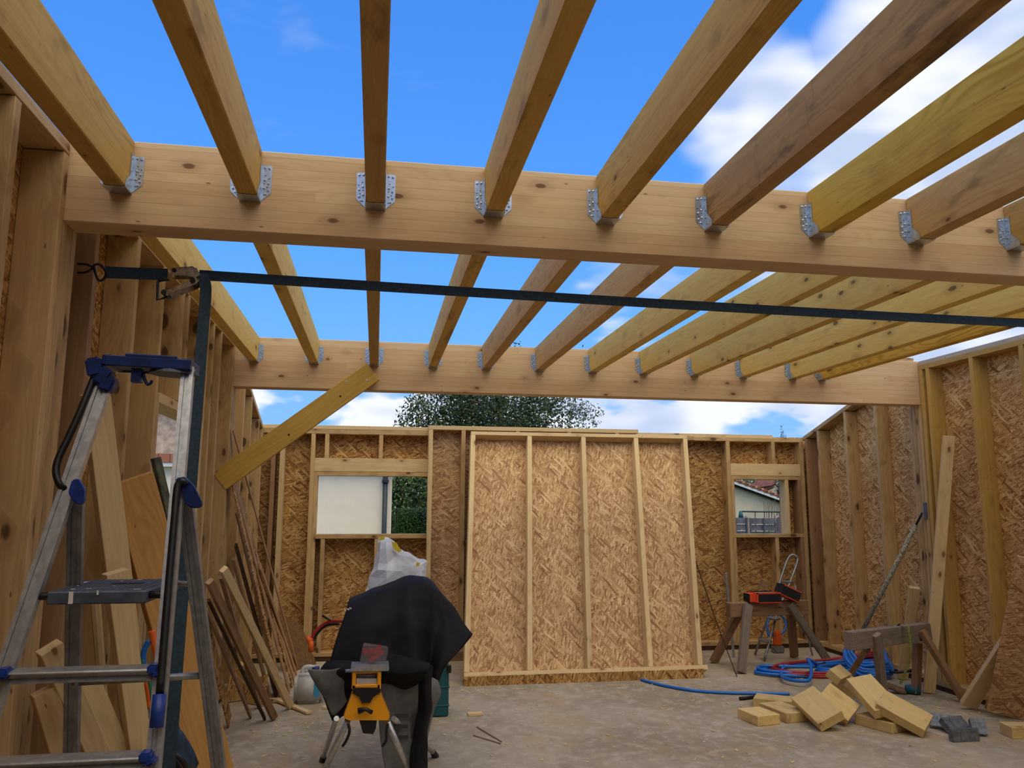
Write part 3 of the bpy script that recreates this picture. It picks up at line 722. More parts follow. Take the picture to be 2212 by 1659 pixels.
cr = RP(408, 1262); tube('platform_stay', [Vector((x1-.01, y1-.03, zp-.01)), cr], .008, M['alu'], ld)
cl_ = RP(160, 1262); tube('platform_stay', [Vector((x0+.02, y1-.03, zp-.01)), cl_], .008, M['alu'], ld)
# top tray and handle
ta, tb = FP(236, 778), FP(414, 788)
zt = (ta.z+tb.z)/2; ym = (ta.y+tb.y)/2
bm = bmesh.new(); L = tb.x-ta.x; cx = (ta.x+tb.x)/2; sl = math.atan2(tb.z-ta.z, L)
rz = Matrix.Rotation(-sl, 4, 'Y')
bm_box(bm, 0, .02, -.014, L, .13, .012); bm_box(bm, 0, -.045, -.008, L*.98, .012, .034); bm_box(bm, 0, .085, -.008, L*.98, .012, .034)
for s in (-1, 1): bm_box(bm, s*L*.47, .02, -.006, .03, .135, .034)
bm_box(bm, L*.05, -.04, .012, L*.62, .02, .012)
bmesh.ops.bevel(bm, geom=bm.edges[:], offset=.003, segments=1, affect='EDGES')
tray = bm_obj('top_tray', bm, M['blueplastic'], ld, Matrix.Translation((cx, ym, zt)) @ rz)
bm = bmesh.new(); bmesh.ops.create_cone(bm, cap_ends=True, segments=28, radius1=.075, radius2=.07, depth=.012)
for v_ in bm.verts: v_.co.x *= 1.05
bm_obj('tray_cup', bm, M['steptread'], tray, Matrix.Translation((cx+.07, ym+.02, zt-.03)) @ rz)
hk = FP(305, 812)
bm = bmesh.new(); bm_box(bm, -.012, 0, -.0, .03, .03, .045); tube_bm(bm, spline([(0.005, 0, .01), (.012, 0, -.012), (.020, 0, -.026), (.030, 0, -.024), (.034, 0, -.014)], 5), .005, 8)
bm_obj('bucket_hook', bm, M['blueplastic'], tray, Matrix.Translation(hk))
bk = FP(222, 806, -.02)
bm = bmesh.new()
bm_box(bm, -.022, 0, .016, .045, .055, .062, rot=Matrix.Rotation(-.25, 4, 'Y')); bm_box(bm, .006, 0, -.012, .045, .05, .06, rot=Matrix.Rotation(.5, 4, 'Y')); bm_box(bm, .02, 0, -.036, .045, .055, .05, rot=Matrix.Rotation(.3, 4, 'Y'))
bmesh.ops.bevel(bm, geom=bm.edges[:], offset=.007, segments=2, affect='EDGES'); bm_obj('rail_bracket', bm, M['blueplastic'], ld, Matrix.Translation(bk))
for px, py, dx in ((168, 1062, 0), (404, 1062, 0)):
    c_ = FP(px, py, -.02); s = -1 if px < 300 else 1
    bm = bmesh.new(); poly = [(-.012, .034), (.004, .038), (.024, .006), (.026, -.026), (.018, -.04), (0, -.034), (-.02, -.004)]
    if s > 0: poly = [(-.03, .040), (-.006, .045), (.022, .018), (.050, -.034), (.048, -.048), (.022, -.050), (.004, -.040), (-.01, -.002), (-.03, .012)]
    o = prism('hinge_bracket', poly, .022, M['bluecap' if s < 0 else 'blueplastic'], ld, Matrix.Translation(c_) @ Matrix.Rotation(PI/2, 4, 'X'), .003); bm.free()
tube('grab_rail', spline([FP(204, 812, -.02), FP(178, 878, -.02), FP(150, 940, -.02), FP(126, 992, -.02), FP(121, 1022, -.02), FP(130, 1048, -.015), FP(142, 1056, 0)], 6), .0108, M['blacktube'], ld, 12)
g_ = [FP(402, 1046, -.05), FP(396, 1040, -.055), FP(387, 1044, -.055), FP(382, 1060, -.055), FP(376, 1130, -.055), FP(363, 1280, -.055), FP(345, 1500, -.055)]
tube('grab_rail', spline(g_, 6), .0108, M['blacktube'], ld, 12)
tube('rail_sleeve', [FP(345, 1500, -.055), FP(338, 1572, -.055)], .018, M['bluecap'], ld, 14)

# ------------------------------------------------------------------ boards leaning on the left
def lean(name, bot, top, w, t, mat, label, cat='board', X=-1.10, group=None, n=None, zb=0., bev=.0025, off=0., xb=None):
    a = PZ(bot[0], bot[1], zb); b = PX(top[0], top[1], X)
    if xb is not None:      # lower end at distance xb on the slab, on the line of sight plane of the two points
        N = ray(*top).cross(ray(*bot)); a = Vector((xb, (-N.x*xb+N.z*CH)/N.y, 0))
    nn = Vector(n) if n else (b-a).cross(Vector((0, 1, 0)))
    if nn.x < 0: nn = -nn
    o = board(name, a+Vector((off, 0, 0)), b+Vector((off, 0, 0)), w, t, nn, M[mat], None, bev)
    # rest the lower end on the slab
    lo = min((o.matrix_basis @ Vector(v_.co)).z for v_ in o.data.vertices)
    o.matrix_basis = Matrix.Translation((0, 0, -lo+.0005)) @ o.matrix_basis
    return tag(o, label, cat, group)
G1 = 'boards and strips leaning in the rear left corner'
lean('pale_batten', (627, 1532), (482, 1236), .055, .04, 'pale', 'pale planed batten leaning in front of the dark strips, nearest the white canister', 'batten', -1.02, G1, n=(.5, -1, .3))
lean('timber_strip', (592, 1556), (452, 1262), .05, .04, 'greybrown', 'brown rough strip leaning left of the pale batten', 'timber strip', -1.06, G1, n=(.5, -1, .3))
lean('timber_strip', (572, 1556), (450, 1300), .03, .02, 'darkwood', 'thin dark strip just left of the brown rough strip', 'timber strip', -1.08, G1)
lean('timber_strip', (541, 1552), (446, 1322), .04, .018, 'greybrown', 'narrow brown strip leaning close to the ladder side of the heap', 'timber strip', -1.08, G1)
lean('board_strip', (495, 1570), (440, 1330), .11, .012, 'osb', 'wide flake board strip, leftmost in the rear left heap', 'board strip', -1.10, G1, n=(1, -.3, .3))
lean('board_strip', (643, 1446), (503, 930), .05, .010, 'osbedge', 'very long thin flake board strip, rightmost and tallest of the heap', 'board strip', -1.16, G1)
lean('board_strip', (632, 1484), (516, 1068), .09, .011, 'osb', 'long flake board strip with a stepped top below the brace board', 'board strip', -1.15, G1)
lean('board_strip', (625, 1498), (507, 1048), .11, .011, 'osbedge', 'long dark edged flake board strip behind the stepped one', 'board strip', -1.15, G1, off=-.0)
lean('board_strip', (610, 1506), (500, 1040), .10, .011, 'osb', 'long flake board strip leaning just beneath the lower end of the brace board', 'board strip', -1.15, G1)
lean('board_strip', (640, 1462), (562, 1230), .08, .011, 'osbedge', 'short flake board strip with a pale tip in the middle of the heap', 'board strip', -.95, G1)
lean('timber_strip', (596, 1506), (509, 1180), .06, .022, 'darkwood', 'dark brown strip in the shade of the long flake board strips', 'timber strip', -1.12, G1)
lean('timber_strip', (583, 1512), (504, 1210), .06, .022, 'greybrown', 'grey brown strip leaning behind the pale batten', 'timber strip', -1.12, G1)
lean('timber_strip', (560, 1530), (478, 1250), .05, .03, 'greybrown', 'short grey brown strip leaning at the foot of the left post', 'timber strip', -1.12, G1)
lean('board_strip', (602, 1500), (511, 1110), .12, .012, 'osbedge', 'flake board strip between the dark strip and the stepped one', 'board strip', -1.15, G1)
lean('board_strip', (637, 1478), (528, 1120), .10, .012, 'osbedge', 'flake board strip just left of the short pale tipped one', 'board strip', -1.12, G1)
# flake board offcut sheet
Ya = PZ(684, 1434).y
pp = [PZ(684, 1434), PZ(632, 1452), None, None]; pp[1] = Vector((pp[1].x, pp[1].y, 0)); top1 = PX(594, 1325, pp[0].x-.42); top2 = PX(648, 1346, pp[0].x-.18)
nn_ = (pp[1]-pp[0]).cross(top2-pp[0]).normalized()
top1 = PL(594, 1325, nn_, nn_.dot(pp[0]))
if nn_.y > 0: nn_ = -nn_
o = hull_slab('board_offcut', [pp[0], pp[1], top1, top2], nn_, .012, M['osbback']); tag(o, 'brown flake board offcut with a slanted corner leaning behind the white canister', 'board offcut')
for i, (x, y, s_, an, lb_) in enumerate(((505, 1520, .16, .5, 'leaning small flake board scrap between the strips'), (530, 1530, .13, -.7, 'broken flake board scrap on the floor under the strips'))):
    c_ = PZ(x, y); o = prism('board_scrap', [(-s_, 0), (s_*.8, 0), (s_*.5, s_*1.9), (-s_*.6, s_*1.5)], .012, M['osb'], None, Matrix.Translation(c_+Vector((.06, .1, .004))) @ Matrix.Rotation(an, 4, 'Z') @ Matrix.Rotation(1.25, 4, 'X')); tag(o, lb_, 'board scrap')
o = board('timber_scrap', PZ(600, 1512, .02), PZ(668, 1540, .014), .05, .02, (0, .1, 1), M['pale']); tag(o, 'split pale timber scrap lying by the foot of the pale batten', 'timber scrap')
o = board('timber_scrap', PZ(545, 1514, .02), PZ(610, 1512, .02), .05, .03, (0, 0, 1), M['stud']); tag(o, 'short timber scrap lying at the back of the strips', 'timber scrap')

G2 = 'timbers leaning behind the stepladder'
lean('leaning_timber', (298, 1620), (205, 858), .10, .05, 'pale', 'tall pale timber leaning behind the ladder, its top hidden by the ladder rail', 'timber', -1.13, G2, xb=-0.9, n=(.75, -1, .2))
lean('leaning_timber', (300, 1623), (248, 1240), .085, .05, 'pale', 'pale timber with a square top ending level with the ladder platform', 'timber', -1.0, G2, xb=-0.8, n=(.75, -1, .2))
lean('leaning_timber', (450, 1659), (281, 1050), .20, .04, 'tanplank', 'wide yellow plank leaning behind the right rail of the ladder', 'timber', -1.08, G2, xb=-0.62, n=(.85, -1, .3))
lean('mossy_plank', (486, 1659), (336, 992), .06, .025, 'greenplank', 'long thin grey green plank leaning behind the yellow plank', 'timber', -1.13, G2, xb=-0.66, n=(1, -.4, .2))
lean('leaning_timber', (200, 1623), (104, 1412), .075, .045, 'pale', 'short timber with a slanted pale top seen between the two lower rungs', 'timber', -1.08, G2, xb=-0.78, n=(.6, -1, .3))
lean('leaning_timber', (250, 1623), (184, 1468), .075, .045, 'pale', 'short pale timber leaning to the left just below the upper rung', 'timber', -1.08, G2, xb=-0.74, n=(.6, -1, .3))
lean('leaning_timber', (128, 1623), (92, 1500), .075, .045, 'stud', 'short brown timber leaning at the foot of the left post', 'timber', -1.10, G2, xb=-0.86, n=(.6, -1, .3))
lean('round_pole', (224, 1535), (206, 1296), .035, .035, 'pale', 'thin pale pole standing between the leaning timbers, top hidden by the platform', 'pole', -1.10, G2, xb=-1, n=(.6, -1, .1), bev=.012)

# blue bag with tubes
YB2 = 3.72; bx = PY(345, 1560, YB2)
bag = empty('tool_bag', (bx.x, YB2, 0), 'crumpled dark blue bag with coloured tubes sticking out, behind the ladder', 'bag')
rows = []
for z, r1, r2, dx in ((.01, .10, .10, -.03), (.20, .11, .11, -.02), (.42, .12, .12, .01), (.55, .13, .12, .02), (.68, .10, .09, .0), (.78, .06, .05, -.03)):
    rows.append([Vector((bx.x+dx+r1*math.cos(a*PI/5), YB2+r2*math.sin(a*PI/5), z)) for a in range(10)])
patch('bag_body', rows, M['bag'], bag, 3, .004, .03, 8., 3, True)
for nm, m_, ps, r_ in (('orange_tube', 'orangetube', [(322, 1530), (318, 1480), (303, 1440), (302, 1425)], .014), ('blue_tube', 'bluehose', [(316, 1445), (309, 1425), (313, 1400), (322, 1384)], .012), ('orange_nozzle', 'orangetube', [(340, 1425), (334, 1390), (328, 1362)], .014), ('green_tube', 'greentube', [(332, 1520), (322, 1470), (310, 1440), (308, 1424)], .013), ('green_tube', 'greentube', [(366, 1590), (372, 1560), (370, 1520), (352, 1490)], .013)):
    tube(nm, spline([PY(x, y, YB2-.06) for x, y in ps], 5), r_, M[m_], bag)
bag2 = tube('cable_coil', spline([PY(x, y, YB2-.16+.04*(i % 2)) for i, (x, y) in enumerate(((300, 1650), (330, 1632), (372, 1630), (398, 1660), (386, 1750), (345, 1835), (316, 1750), (322, 1660), (360, 1640), (392, 1680), (380, 1835)))], 6), .012, M['orangetube'])
tag(bag2, 'orange cable tangled in front of the lower part of the blue bag', 'cable')
bag3 = tube('cable_coil', spline([PY(x, y, YB2-.20+.04*(i % 2)) for i, (x, y) in enumerate(((306, 1640), (345, 1622), (388, 1636), (404, 1680), (366, 1780), (335, 1845), (312, 1730), (318, 1650), (352, 1634), (384, 1655), (400, 1740), (350, 1845)))], 6), .012, M['blackcord'])
tag(bag3, 'black cable tangled in front of the lower part of the blue bag', 'cable')

# ------------------------------------------------------------------ saw stand, tarpaulin, sack
st = empty('saw_stand', (-.1, 4.9, 0), 'yellow mitre saw stand with grey tubular legs', 'saw stand')
YF = 4.72
hp = [PY(x, y, YF) for x, y in ((760, 1500), (822, 1500), (842, 1549), (838, 1556), (752, 1556), (742, 1549))]
hull_slab('leg_bracket', hp, (0, -1, 0), .10, M['machineyellow'], st)
bm = bmesh.new()
a, b_, c_, d_ = PY(765, 1452, YF), PY(818, 1452, YF), PY(820, 1487, YF), PY(764, 1487, YF)
wv_ = .022
for p, q_ in ((a, d_), (b_, c_)):
    bm_box(bm, (p.x+q_.x)/2, YF+.02, (p.z+q_.z)/2, wv_, .05, abs(p.z-q_.z)+.01)
bm_box(bm, (a.x+b_.x)/2, YF+.02, d_.z+.008, b_.x-a.x+wv_, .05, .022)
bm_box(bm, (a.x+b_.x)/2, YF+.02, a.z-.004, b_.x-a.x+wv_, .05, .008)
bmesh.ops.bevel(bm, geom=bm.edges[:], offset=.004, segments=1, affect='EDGES'); bm_obj('end_frame', bm, M['machineyellow'], st)
hull_slab('black_clamp', [PY(x, y, YF-.015) for x, y in ((764, 1486), (820, 1486), (822, 1496), (806, 1506), (800, 1518), (782, 1518), (776, 1506), (762, 1496))], (0, -1, 0), .05, M['blackplastic'], st)
tube('clamp_lever', [PY(774, 1536, YF-.03), PY(790, 1532, YF-.035), PY(804, 1539, YF-.03)], [.018, .011, .012], M['blackplastic'], st, 12)
hull_slab('lower_shroud', [PY(x, y, YF+.02) for x, y in ((776, 1556), (814, 1556), (812, 1574), (806, 1586), (784, 1584), (780, 1570))], (0, -1, 0), .06, M['blackplastic'], st)
zr = PY(790, 1470, YF).z
bm = bmesh.new(); cxs = (a.x+b_.x)/2
bm_box(bm, cxs, YF+.62, zr, .12, 1.15, .06); bmesh.ops.bevel(bm, geom=bm.edges[:], offset=.008, segments=2, affect='EDGES')
bm_obj('main_beam', bm, M['aludark'], st)
hull_slab('white_label', [PY(x, y, YF+.015) for x, y in ((770, 1466), (814, 1466), (814, 1478), (770, 1478))], (0, -1, 0), .01, M['whiteplastic'], st)
ra_ = PY(760, 1444, YF+.05)
bm = bmesh.new(); p, q_ = PY(758, 1444, YF), PY(840, 1444, YF)
bm_box(bm, (p.x+q_.x)/2, YF+.06, p.z, q_.x-p.x, .16, .022); tube_bm(bm, [Vector((p.x-.03, YF, p.z-.012)), Vector((q_.x, YF, p.z-.012))], .009, 10)
bm_obj('work_support', bm, M['alu'], st)
LEGS = [((751, 1556, YF+.03), (682, 1704)), ((836, 1558, YF+.03), (902, 1704)), ((727, 1552, YF+.16), (697, 1640)), ((850, 1552, YF+.15), (941, 1630))]
for (x, y, Y), (fx, fy) in LEGS:
    t_ = PY(x, y, Y); b2 = PZ(fx, fy, .015); lg_ = tube('leg', [t_, b2], .018 if Y < YF+.1 else .0155, M['alu'], st, 12)
    d2 = (t_-b2).normalized(); tube('rubber_foot', [b2-Vector((0, 0, .012)), b2+d2*.06], [.024, .019], M['blackplastic'], lg_, 12)
for px in (752, 838):
    s = -1 if px < 800 else 1
    tube('leg_latch', spline([PY(px, 1562, YF-.01), PY(px-3*s, 1580, YF-.02), PY(px-10*s*0-4, 1600, YF-.02), PY(px-12, 1612, YF-.01)], 4), .008, M['blackplastic'], st, 8)
# clear case
cs = empty('screw_case', PY(800, 1437, YF+.06), 'small clear plastic case with red contents on the end of the saw stand', 'case')
pa, pb_ = PY(776, 1436, YF+.06), PY(832, 1436, YF+.06)
bm = bmesh.new(); bm_box(bm, 0, 0, .05, pb_.x-pa.x, .10, .092); bmesh.ops.bevel(bm, geom=bm.edges[:], offset=.006, segments=2, affect='EDGES')
bm_obj('clear_lid', bm, M['clear'], cs, Matrix.Translation(((pa.x+pb_.x)/2, YF+.1, pa.z+.001)) @ Matrix.Rotation(.18, 4, 'Y'))
bm = bmesh.new()
for i in range(9): bm_box(bm, R_.uniform(-.04, .05), R_.uniform(-.03, .03), .03+R_.uniform(0, .05), .05, .02, .022, rot=Matrix.Rotation(R_.uniform(-.8, .8), 4, 'Y'))
bm_obj('red_contents', bm, M['redplastic'], cs, Matrix.Translation(((pa.x+pb_.x)/2, YF+.1, pa.z)))
# tarpaulin
tp = empty('tarpaulin', (.1, 5.2, .3), 'black tarpaulin with grey underside draped over the mitre saw', 'tarpaulin')
def rowp(l): return [PY(x, y, Y) for x, y, Y in l]
top = [(752, 1305, 5.30), (800, 1284, 5.30), (848, 1268, 5.30), (893, 1253, 5.30), (934, 1262, 5.32), (975, 1308, 5.30), (1020, 1370, 5.22)]
r1_ = [(742, 1335, 5.16), (795, 1330, 5.10), (848, 1325, 5.12), (893, 1315, 5.10), (940, 1325, 5.20), (972, 1355, 5.14), (1004, 1392, 5.12)]
r2_ = [(726, 1385, 5.10), (790, 1385, 5.02), (842, 1388, 5.06), (898, 1385, 5.00), (932, 1390, 5.14), (962, 1408, 5.06), (985, 1414, 5.06)]
r3_ = [(712, 1430, 5.06), (778, 1428, 5.00), (838, 1424, 5.02), (900, 1432, 4.96), (926, 1450, 5.10), (944, 1452, 5.02), (960, 1444, 5.02)]
r4_ = [(704, 1475, 5.08), (762, 1462, 5.02), (830, 1450, 5.04), (906, 1470, 4.94), (928, 1492, 5.06), (934, 1496, 5.02), (940, 1494, 5.02)]
bk0 = [PY(x, y, Y) for x, y, Y in top]
bq = [1, 1, 1, 1, .8, .3, .06]
b1_ = [p+Vector((-.06*(1-q), .36*q, -.03*q)) for p, q in zip(bk0, bq)]; b2_ = [p+Vector((-.12*(1-q), .50*q, -.30*q)) for p, q in zip(bk0, bq)]; b3_ = [p+Vector((-.18*(1-q), .52*q, -.45*q)) for p, q in zip(bk0, bq)]
patch('upper_drape', [b3_, b2_, b1_, bk0, rowp(r1_), rowp(r2_), rowp(r3_), rowp(r4_)], M['blackfabric'], tp, 6, .004, .012, 7., 1)
patch('right_strip', [rowp([(905, 1425, 4.93), (922, 1432, 4.90), (936, 1440, 4.96)]), rowp([(903, 1490, 4.91), (920, 1492, 4.87), (932, 1492, 4.93)]), rowp([(902, 1540, 4.90), (922, 1540, 4.85), (934, 1530, 4.92)]),
    rowp([(890, 1600, 4.88), (910, 1598, 4.84), (924, 1588, 4.90)]), rowp([(884, 1659, 4.86), (905, 1660, 4.82), (922, 1658, 4.88)]), rowp([(883, 1700, 4.84), (900, 1703, 4.80), (916, 1700, 4.86)])], M['blackfabric'], tp, 5, .004, .012, 8., 2)
patch('grey_fold', [rowp([(706, 1430, 5.02), (740, 1425, 4.96), (790, 1428, 4.94), (840, 1412, 4.93), (885, 1420, 4.88), (928, 1434, 4.84)]), rowp([(690, 1450, 4.98), (730, 1448, 4.92), (790, 1448, 4.92), (840, 1450, 4.88), (885, 1450, 4.82), (926, 1448, 4.78)]),
    rowp([(700, 1472, 4.99), (735, 1470, 4.95), (790, 1468, 4.97), (840, 1466, 4.90), (880, 1462, 4.83), (918, 1456, 4.80)]), rowp([(712, 1490, 5.02), (738, 1488, 4.99), (790, 1480, 5.03), (840, 1478, 4.95), (872, 1490, 4.90), (900, 1480, 4.88)])], M['blackfabric'], tp, 5, .004, .010, 7., 3)
patch('grey_lining', [rowp([(812, 1452, 5.0), (850, 1452, 4.98), (885, 1452, 4.95), (912, 1455, 4.93), (945, 1470, 5.0)]), rowp([(816, 1500, 4.99), (850, 1500, 4.97), (885, 1490, 4.93), (912, 1480, 4.91), (952, 1500, 4.99)]), rowp([(818, 1550, 4.98), (850, 1550, 4.97), (885, 1550, 4.95), (912, 1545, 4.93), (938, 1530, 4.98)]),
    rowp([(822, 1600, 4.96), (850, 1600, 4.95), (885, 1600, 4.94), (908, 1590, 4.93), (926, 1580, 4.97)]), rowp([(832, 1659, 4.93), (855, 1659, 4.92), (885, 1659, 4.91), (905, 1650, 4.92), (915, 1640, 4.94)]), rowp([(850, 1700, 4.90), (866, 1700, 4.89), (880, 1700, 4.88), (892, 1698, 4.90), (900, 1690, 4.92)])], M['greyfabric'], tp, 5, .004, .006, 7., 4)
patch('left_flap', [rowp([(664, 1446, 4.90), (690, 1446, 4.90), (722, 1446, 4.92), (752, 1436, 4.94)]), rowp([(680, 1475, 4.92), (698, 1478, 4.91), (722, 1475, 4.94), (744, 1462, 4.95)]), rowp([(700, 1505, 4.95), (712, 1508, 4.95), (728, 1505, 4.96), (744, 1495, 4.98)]), rowp([(712, 1530, 4.98), (720, 1545, 4.98), (734, 1535, 4.99), (750, 1515, 5.0)])], M['greyfabric'], tp, 5, .004, .010, 9., 5)
patch('left_drop', [rowp([(694, 1490, 5.04), (720, 1480, 5.02), (760, 1478, 5.02), (790, 1480, 5.04)]), rowp([(704, 1520, 5.04), (725, 1520, 5.0), (755, 1515, 5.02), (780, 1515, 5.04)]), rowp([(714, 1545, 5.03), (728, 1548, 5.0), (745, 1540, 5.02), (765, 1535, 5.04)]), rowp([(720, 1557, 5.02), (728, 1556, 5.0), (738, 1548, 5.02), (750, 1542, 5.04)])], M['blackfabric'], tp, 5, .004, .010, 9., 6)
def text(body, loc, size, mat, parent, rot, name='lettering', ext=.001):
    cu = bpy.data.curves.new(name, 'FONT'); cu.body = body; cu.size = size; cu.extrude = ext; cu.offset = size*.012
    to = bpy.data.objects.new(name+'_tmp', cu); C.objects.link(to); dg = bpy.context.evaluated_depsgraph_get(); me = bpy.data.meshes.new_from_object(to.evaluated_get(dg))
    bpy.data.objects.remove(to); me.materials.clear(); me.materials.append(mat)
    o = bpy.data.objects.new(name, me); o.matrix_basis = Matrix.Translation(loc) @ rot; return link(o, parent)
text('EF', PY(846, 1597, 4.915), .20, M['letter'], tp, Matrix.Rotation(PI/2, 4, 'X'))
for i, (x, y, s_) in enumerate(((746, 1318, .006), (752, 1316, .008), (757, 1314, .007))):
    bm = bmesh.new(); bm_box(bm, 0, 0, 0, s_*2, .003, s_); bm_obj('paint_fleck', bm, M['paint'], tp, Matrix.Translation(PY(x, y, 5.135)) @ Matrix.Rotation(.4, 4, 'Y'))
sk = empty('paper_sack', (.2, 5.9, .8), 'crumpled white paper sack with yellow print standing up behind the tarpaulin', 'sack')
srow = [[(820, 1160, 5.75), (832, 1158, 5.72), (846, 1163, 5.74), (858, 1178, 5.78), (868, 1192, 5.8)],
        [(812, 1190, 5.70), (835, 1186, 5.60), (860, 1196, 5.62), (885, 1208, 5.72), (912, 1212, 5.8)],
        [(808, 1215, 5.66), (836, 1218, 5.54), (866, 1222, 5.56), (894, 1222, 5.68), (924, 1212, 5.78)],
        [(800, 1245, 5.64), (836, 1250, 5.50), (868, 1250, 5.54), (896, 1252, 5.62), (922, 1252, 5.74)],
        [(785, 1288, 5.62), (836, 1295, 5.52), (868, 1300, 5.54), (896, 1300, 5.62), (918, 1300, 5.7)],
        [(780, 1340, 5.62), (836, 1340, 5.52), (868, 1340, 5.54), (896, 1340, 5.62), (915, 1340, 5.7)]]
fr_ = [rowp(r_) for r_ in srow]
clo = [r_+[r_[-1].lerp(r_[0], t)+Vector((0, .22, 0)) for t in (.15, .5, .85)] for r_ in fr_]
sk_ = patch('sack_body', clo, M['whitesack'], sk, 2, .0, .030, 9., 7, True, False, True)
hull_slab('yellow_print', [PY(x, y, 5.575) for x, y in ((846, 1170), (856, 1172), (868, 1190), (862, 1194), (850, 1186))], (0, -1, 0), .004, M['yellowprint'], sk_)
hull_slab('yellow_print', [PY(x, y, 5.62) for x, y in ((820, 1160), (832, 1158), (830, 1166), (818, 1168))], (0, -1, 0), .004, M['yellowprint'], sk_)
hull_slab('yellow_print', [PY(x, y, 5.63) for x, y in ((900, 1214), (908, 1216), (904, 1224), (898, 1222))], (0, -1, 0), .004, M['yellowprint'], sk_)
# teal tool box with saw under tarp
tb_ = empty('tool_case', (.55, 6.3, 0), 'teal plastic tool case with black latches standing behind the tarpaulin', 'tool case')
p, q_ = PZ(925, 1512), PZ(972, 1503); yq = 6.55
xr = PY(970, 1470, yq).x; zt2 = PY(970, 1432, yq).z
box('case_body', xr-.42, xr, yq, yq+.17, 0.0, zt2, M['teal'], tb_, .012)
for z_ in (.08, .22): box('case_rib', xr-.425, xr+.005, yq-.004, yq+.174, z_, z_+.012, M['teal'], tb_, .002)
for x in (xr-.02, xr-.10): box('latch', x, x+.035, yq-.018, yq, zt2-.075, zt2-.012, M['blackplastic'], tb_, .004)
# the saw itself, under the tarp
sw = empty('mitre_saw', (.2, 5.3, .7), 'mitre saw wholly wrapped by the black tarpaulin on the stand', 'saw')
zr0 = zr+.031
box('saw_table', cxs-.16, cxs+.22, 5.05+.06, 5.62, zr0, zr0+.08, M['alu'], sw, .01)
tube('motor_body', [(cxs+.12, 5.3, zr0+.2), (cxs+.30, 5.42, zr0+.26)], .07, M['blackplastic'], sw, 16)
tube('saw_blade_guard', [(cxs+.08, 5.36, zr0+.22), (cxs+.11, 5.36, zr0+.22)], .13, M['aludark'], sw, 24)

# white canister
cn = PZ(664, 1524); cw = (PY(700, 1480, cn.y)-PY(636, 1480, cn.y)).x
cn.y += .12
can = empty('canister', cn, 'dirty white plastic canister with blue cap on the floor', 'canister')
h_ = PY(664, 1440, cn.y).z
bm = bmesh.new(); bm_box(bm, 0, 0, h_*.42, cw, .2, h_*.84); bmesh.ops.bevel(bm, geom=bm.edges[:], offset=.035, segments=4, affect='EDGES')
cb_ = bm_obj('canister_body', bm, M['whiteplastic'], can, Matrix.Translation(cn), smooth=True)
tube('handle', spline([cn+Vector((-.06, 0, h_*.80)), cn+Vector((-.05, 0, h_*.96)), cn+Vector((.0, 0, h_)), cn+Vector((.04, 0, h_*.94))], 5), .018, M['whiteplastic'], can)
tube('neck', [cn+Vector((.05, -.02, h_*.82)), cn+Vector((.05, -.02, h_*.94))], .028, M['whiteplastic'], can, 16)
tube('cap', [cn+Vector((.05, -.02, h_*.93)), cn+Vector((.05, -.02, h_*1.0))], .031, M['bluecap'], can, 16)
bm = bmesh.new(); bm_box(bm, cw/2-.05, -.1005, h_*.42, .05, .003, h_*.40); bm_obj('blue_label', bm, M['bluelabel'], cb_, Matrix.Translation(cn))
# red hose and orange nozzle at left of the tarp
o = empty('air_hose', PY(690, 1390, 6.9), 'red hose with orange fitting arching out from behind the tarpaulin', 'hose')
tube('hose', spline([PY(672, 1385, 6.9), PY(680, 1366, 6.9), PY(702, 1347, 6.9), PY(728, 1342, 6.8), PY(760, 1352, 6.5), PY(775, 1400, 6.3), PZ(770, 1500, .02)], 8), .013, M['redhose'], o)
tube('dark_hose', spline([PY(674, 1392, 6.92), PY(683, 1372, 6.92), PY(704, 1352, 6.92), PY(732, 1348, 6.82)], 6), .010, M['blackcord'], o)
tube('orange_fitting', [PY(674, 1378, 6.9), PY(668, 1386, 6.9), PY(664, 1374, 6.9)], .02, M['orangetube'], o)
tube('orange_valve', [PY(672, 1384, 6.9), PY(672, 1408, 6.9)], .022, M['orangetube'], o)
tube('grey_wand', [PY(697, 1330, 6.9), PY(716, 1342, 6.86)], .009, M['iron'], o)

# ------------------------------------------------------------------ trestles
def trestle(name, label, bl, br_, bt, bb, Yc0, Yc1, legs, mat, thick=.09):
    t = empty(name, (PY(bl, bb[0], Yc0).x, Yc0, 0), label, 'trestle', 'weathered trestles')
    a = (PY(bl, bt[0], Yc0)+PY(bl, bb[0], Yc0))/2
    b = (PY(br_, bt[1], Yc1)+PY(br_, bb[1], Yc1))/2
    h_ = (PY(bl, bt[0], Yc0)-PY(bl, bb[0], Yc0)).z
    n_ = Vector((-(b-a).y, (b-a).x, 0)).normalized()
    if n_.y > 0: n_ = -n_
    board('crossbeam', a-n_*thick/2, b-n_*thick/2, h_, thick, n_, M[mat[0]], t, .004)
    for i, (tx, ty, off, fx, fy, w_) in enumerate(legs):
        fr = (tx-bl)/(br_-bl); Yt = Yc0+(Yc1-Yc0)*fr+off
        ft = PZ(fx, fy, .0); tt = PY(tx, ty, Yt)
        d = (tt-ft).normalized()
        o = board('leg', ft+d*.012, tt, w_, .05, n_, M[mat[1+i % (len(mat)-1)]], t, .003)
    return t
trestle('trestle', 'weathered wooden trestle carrying the orange and black cartons', 1578, 1747, (1303, 1298), (1334, 1326), 7.95, 8.05,
        [(1598, 1322, .13, 1540, 1432, .085), (1616, 1306, -.03, 1601, 1456, .085), (1706, 1305, -.03, 1790, 1430, .075), (1708, 1325, .13, 1716, 1420, .085)], ['greybrown', 'greybrown', 'grey', 'grey', 'greybrown'])
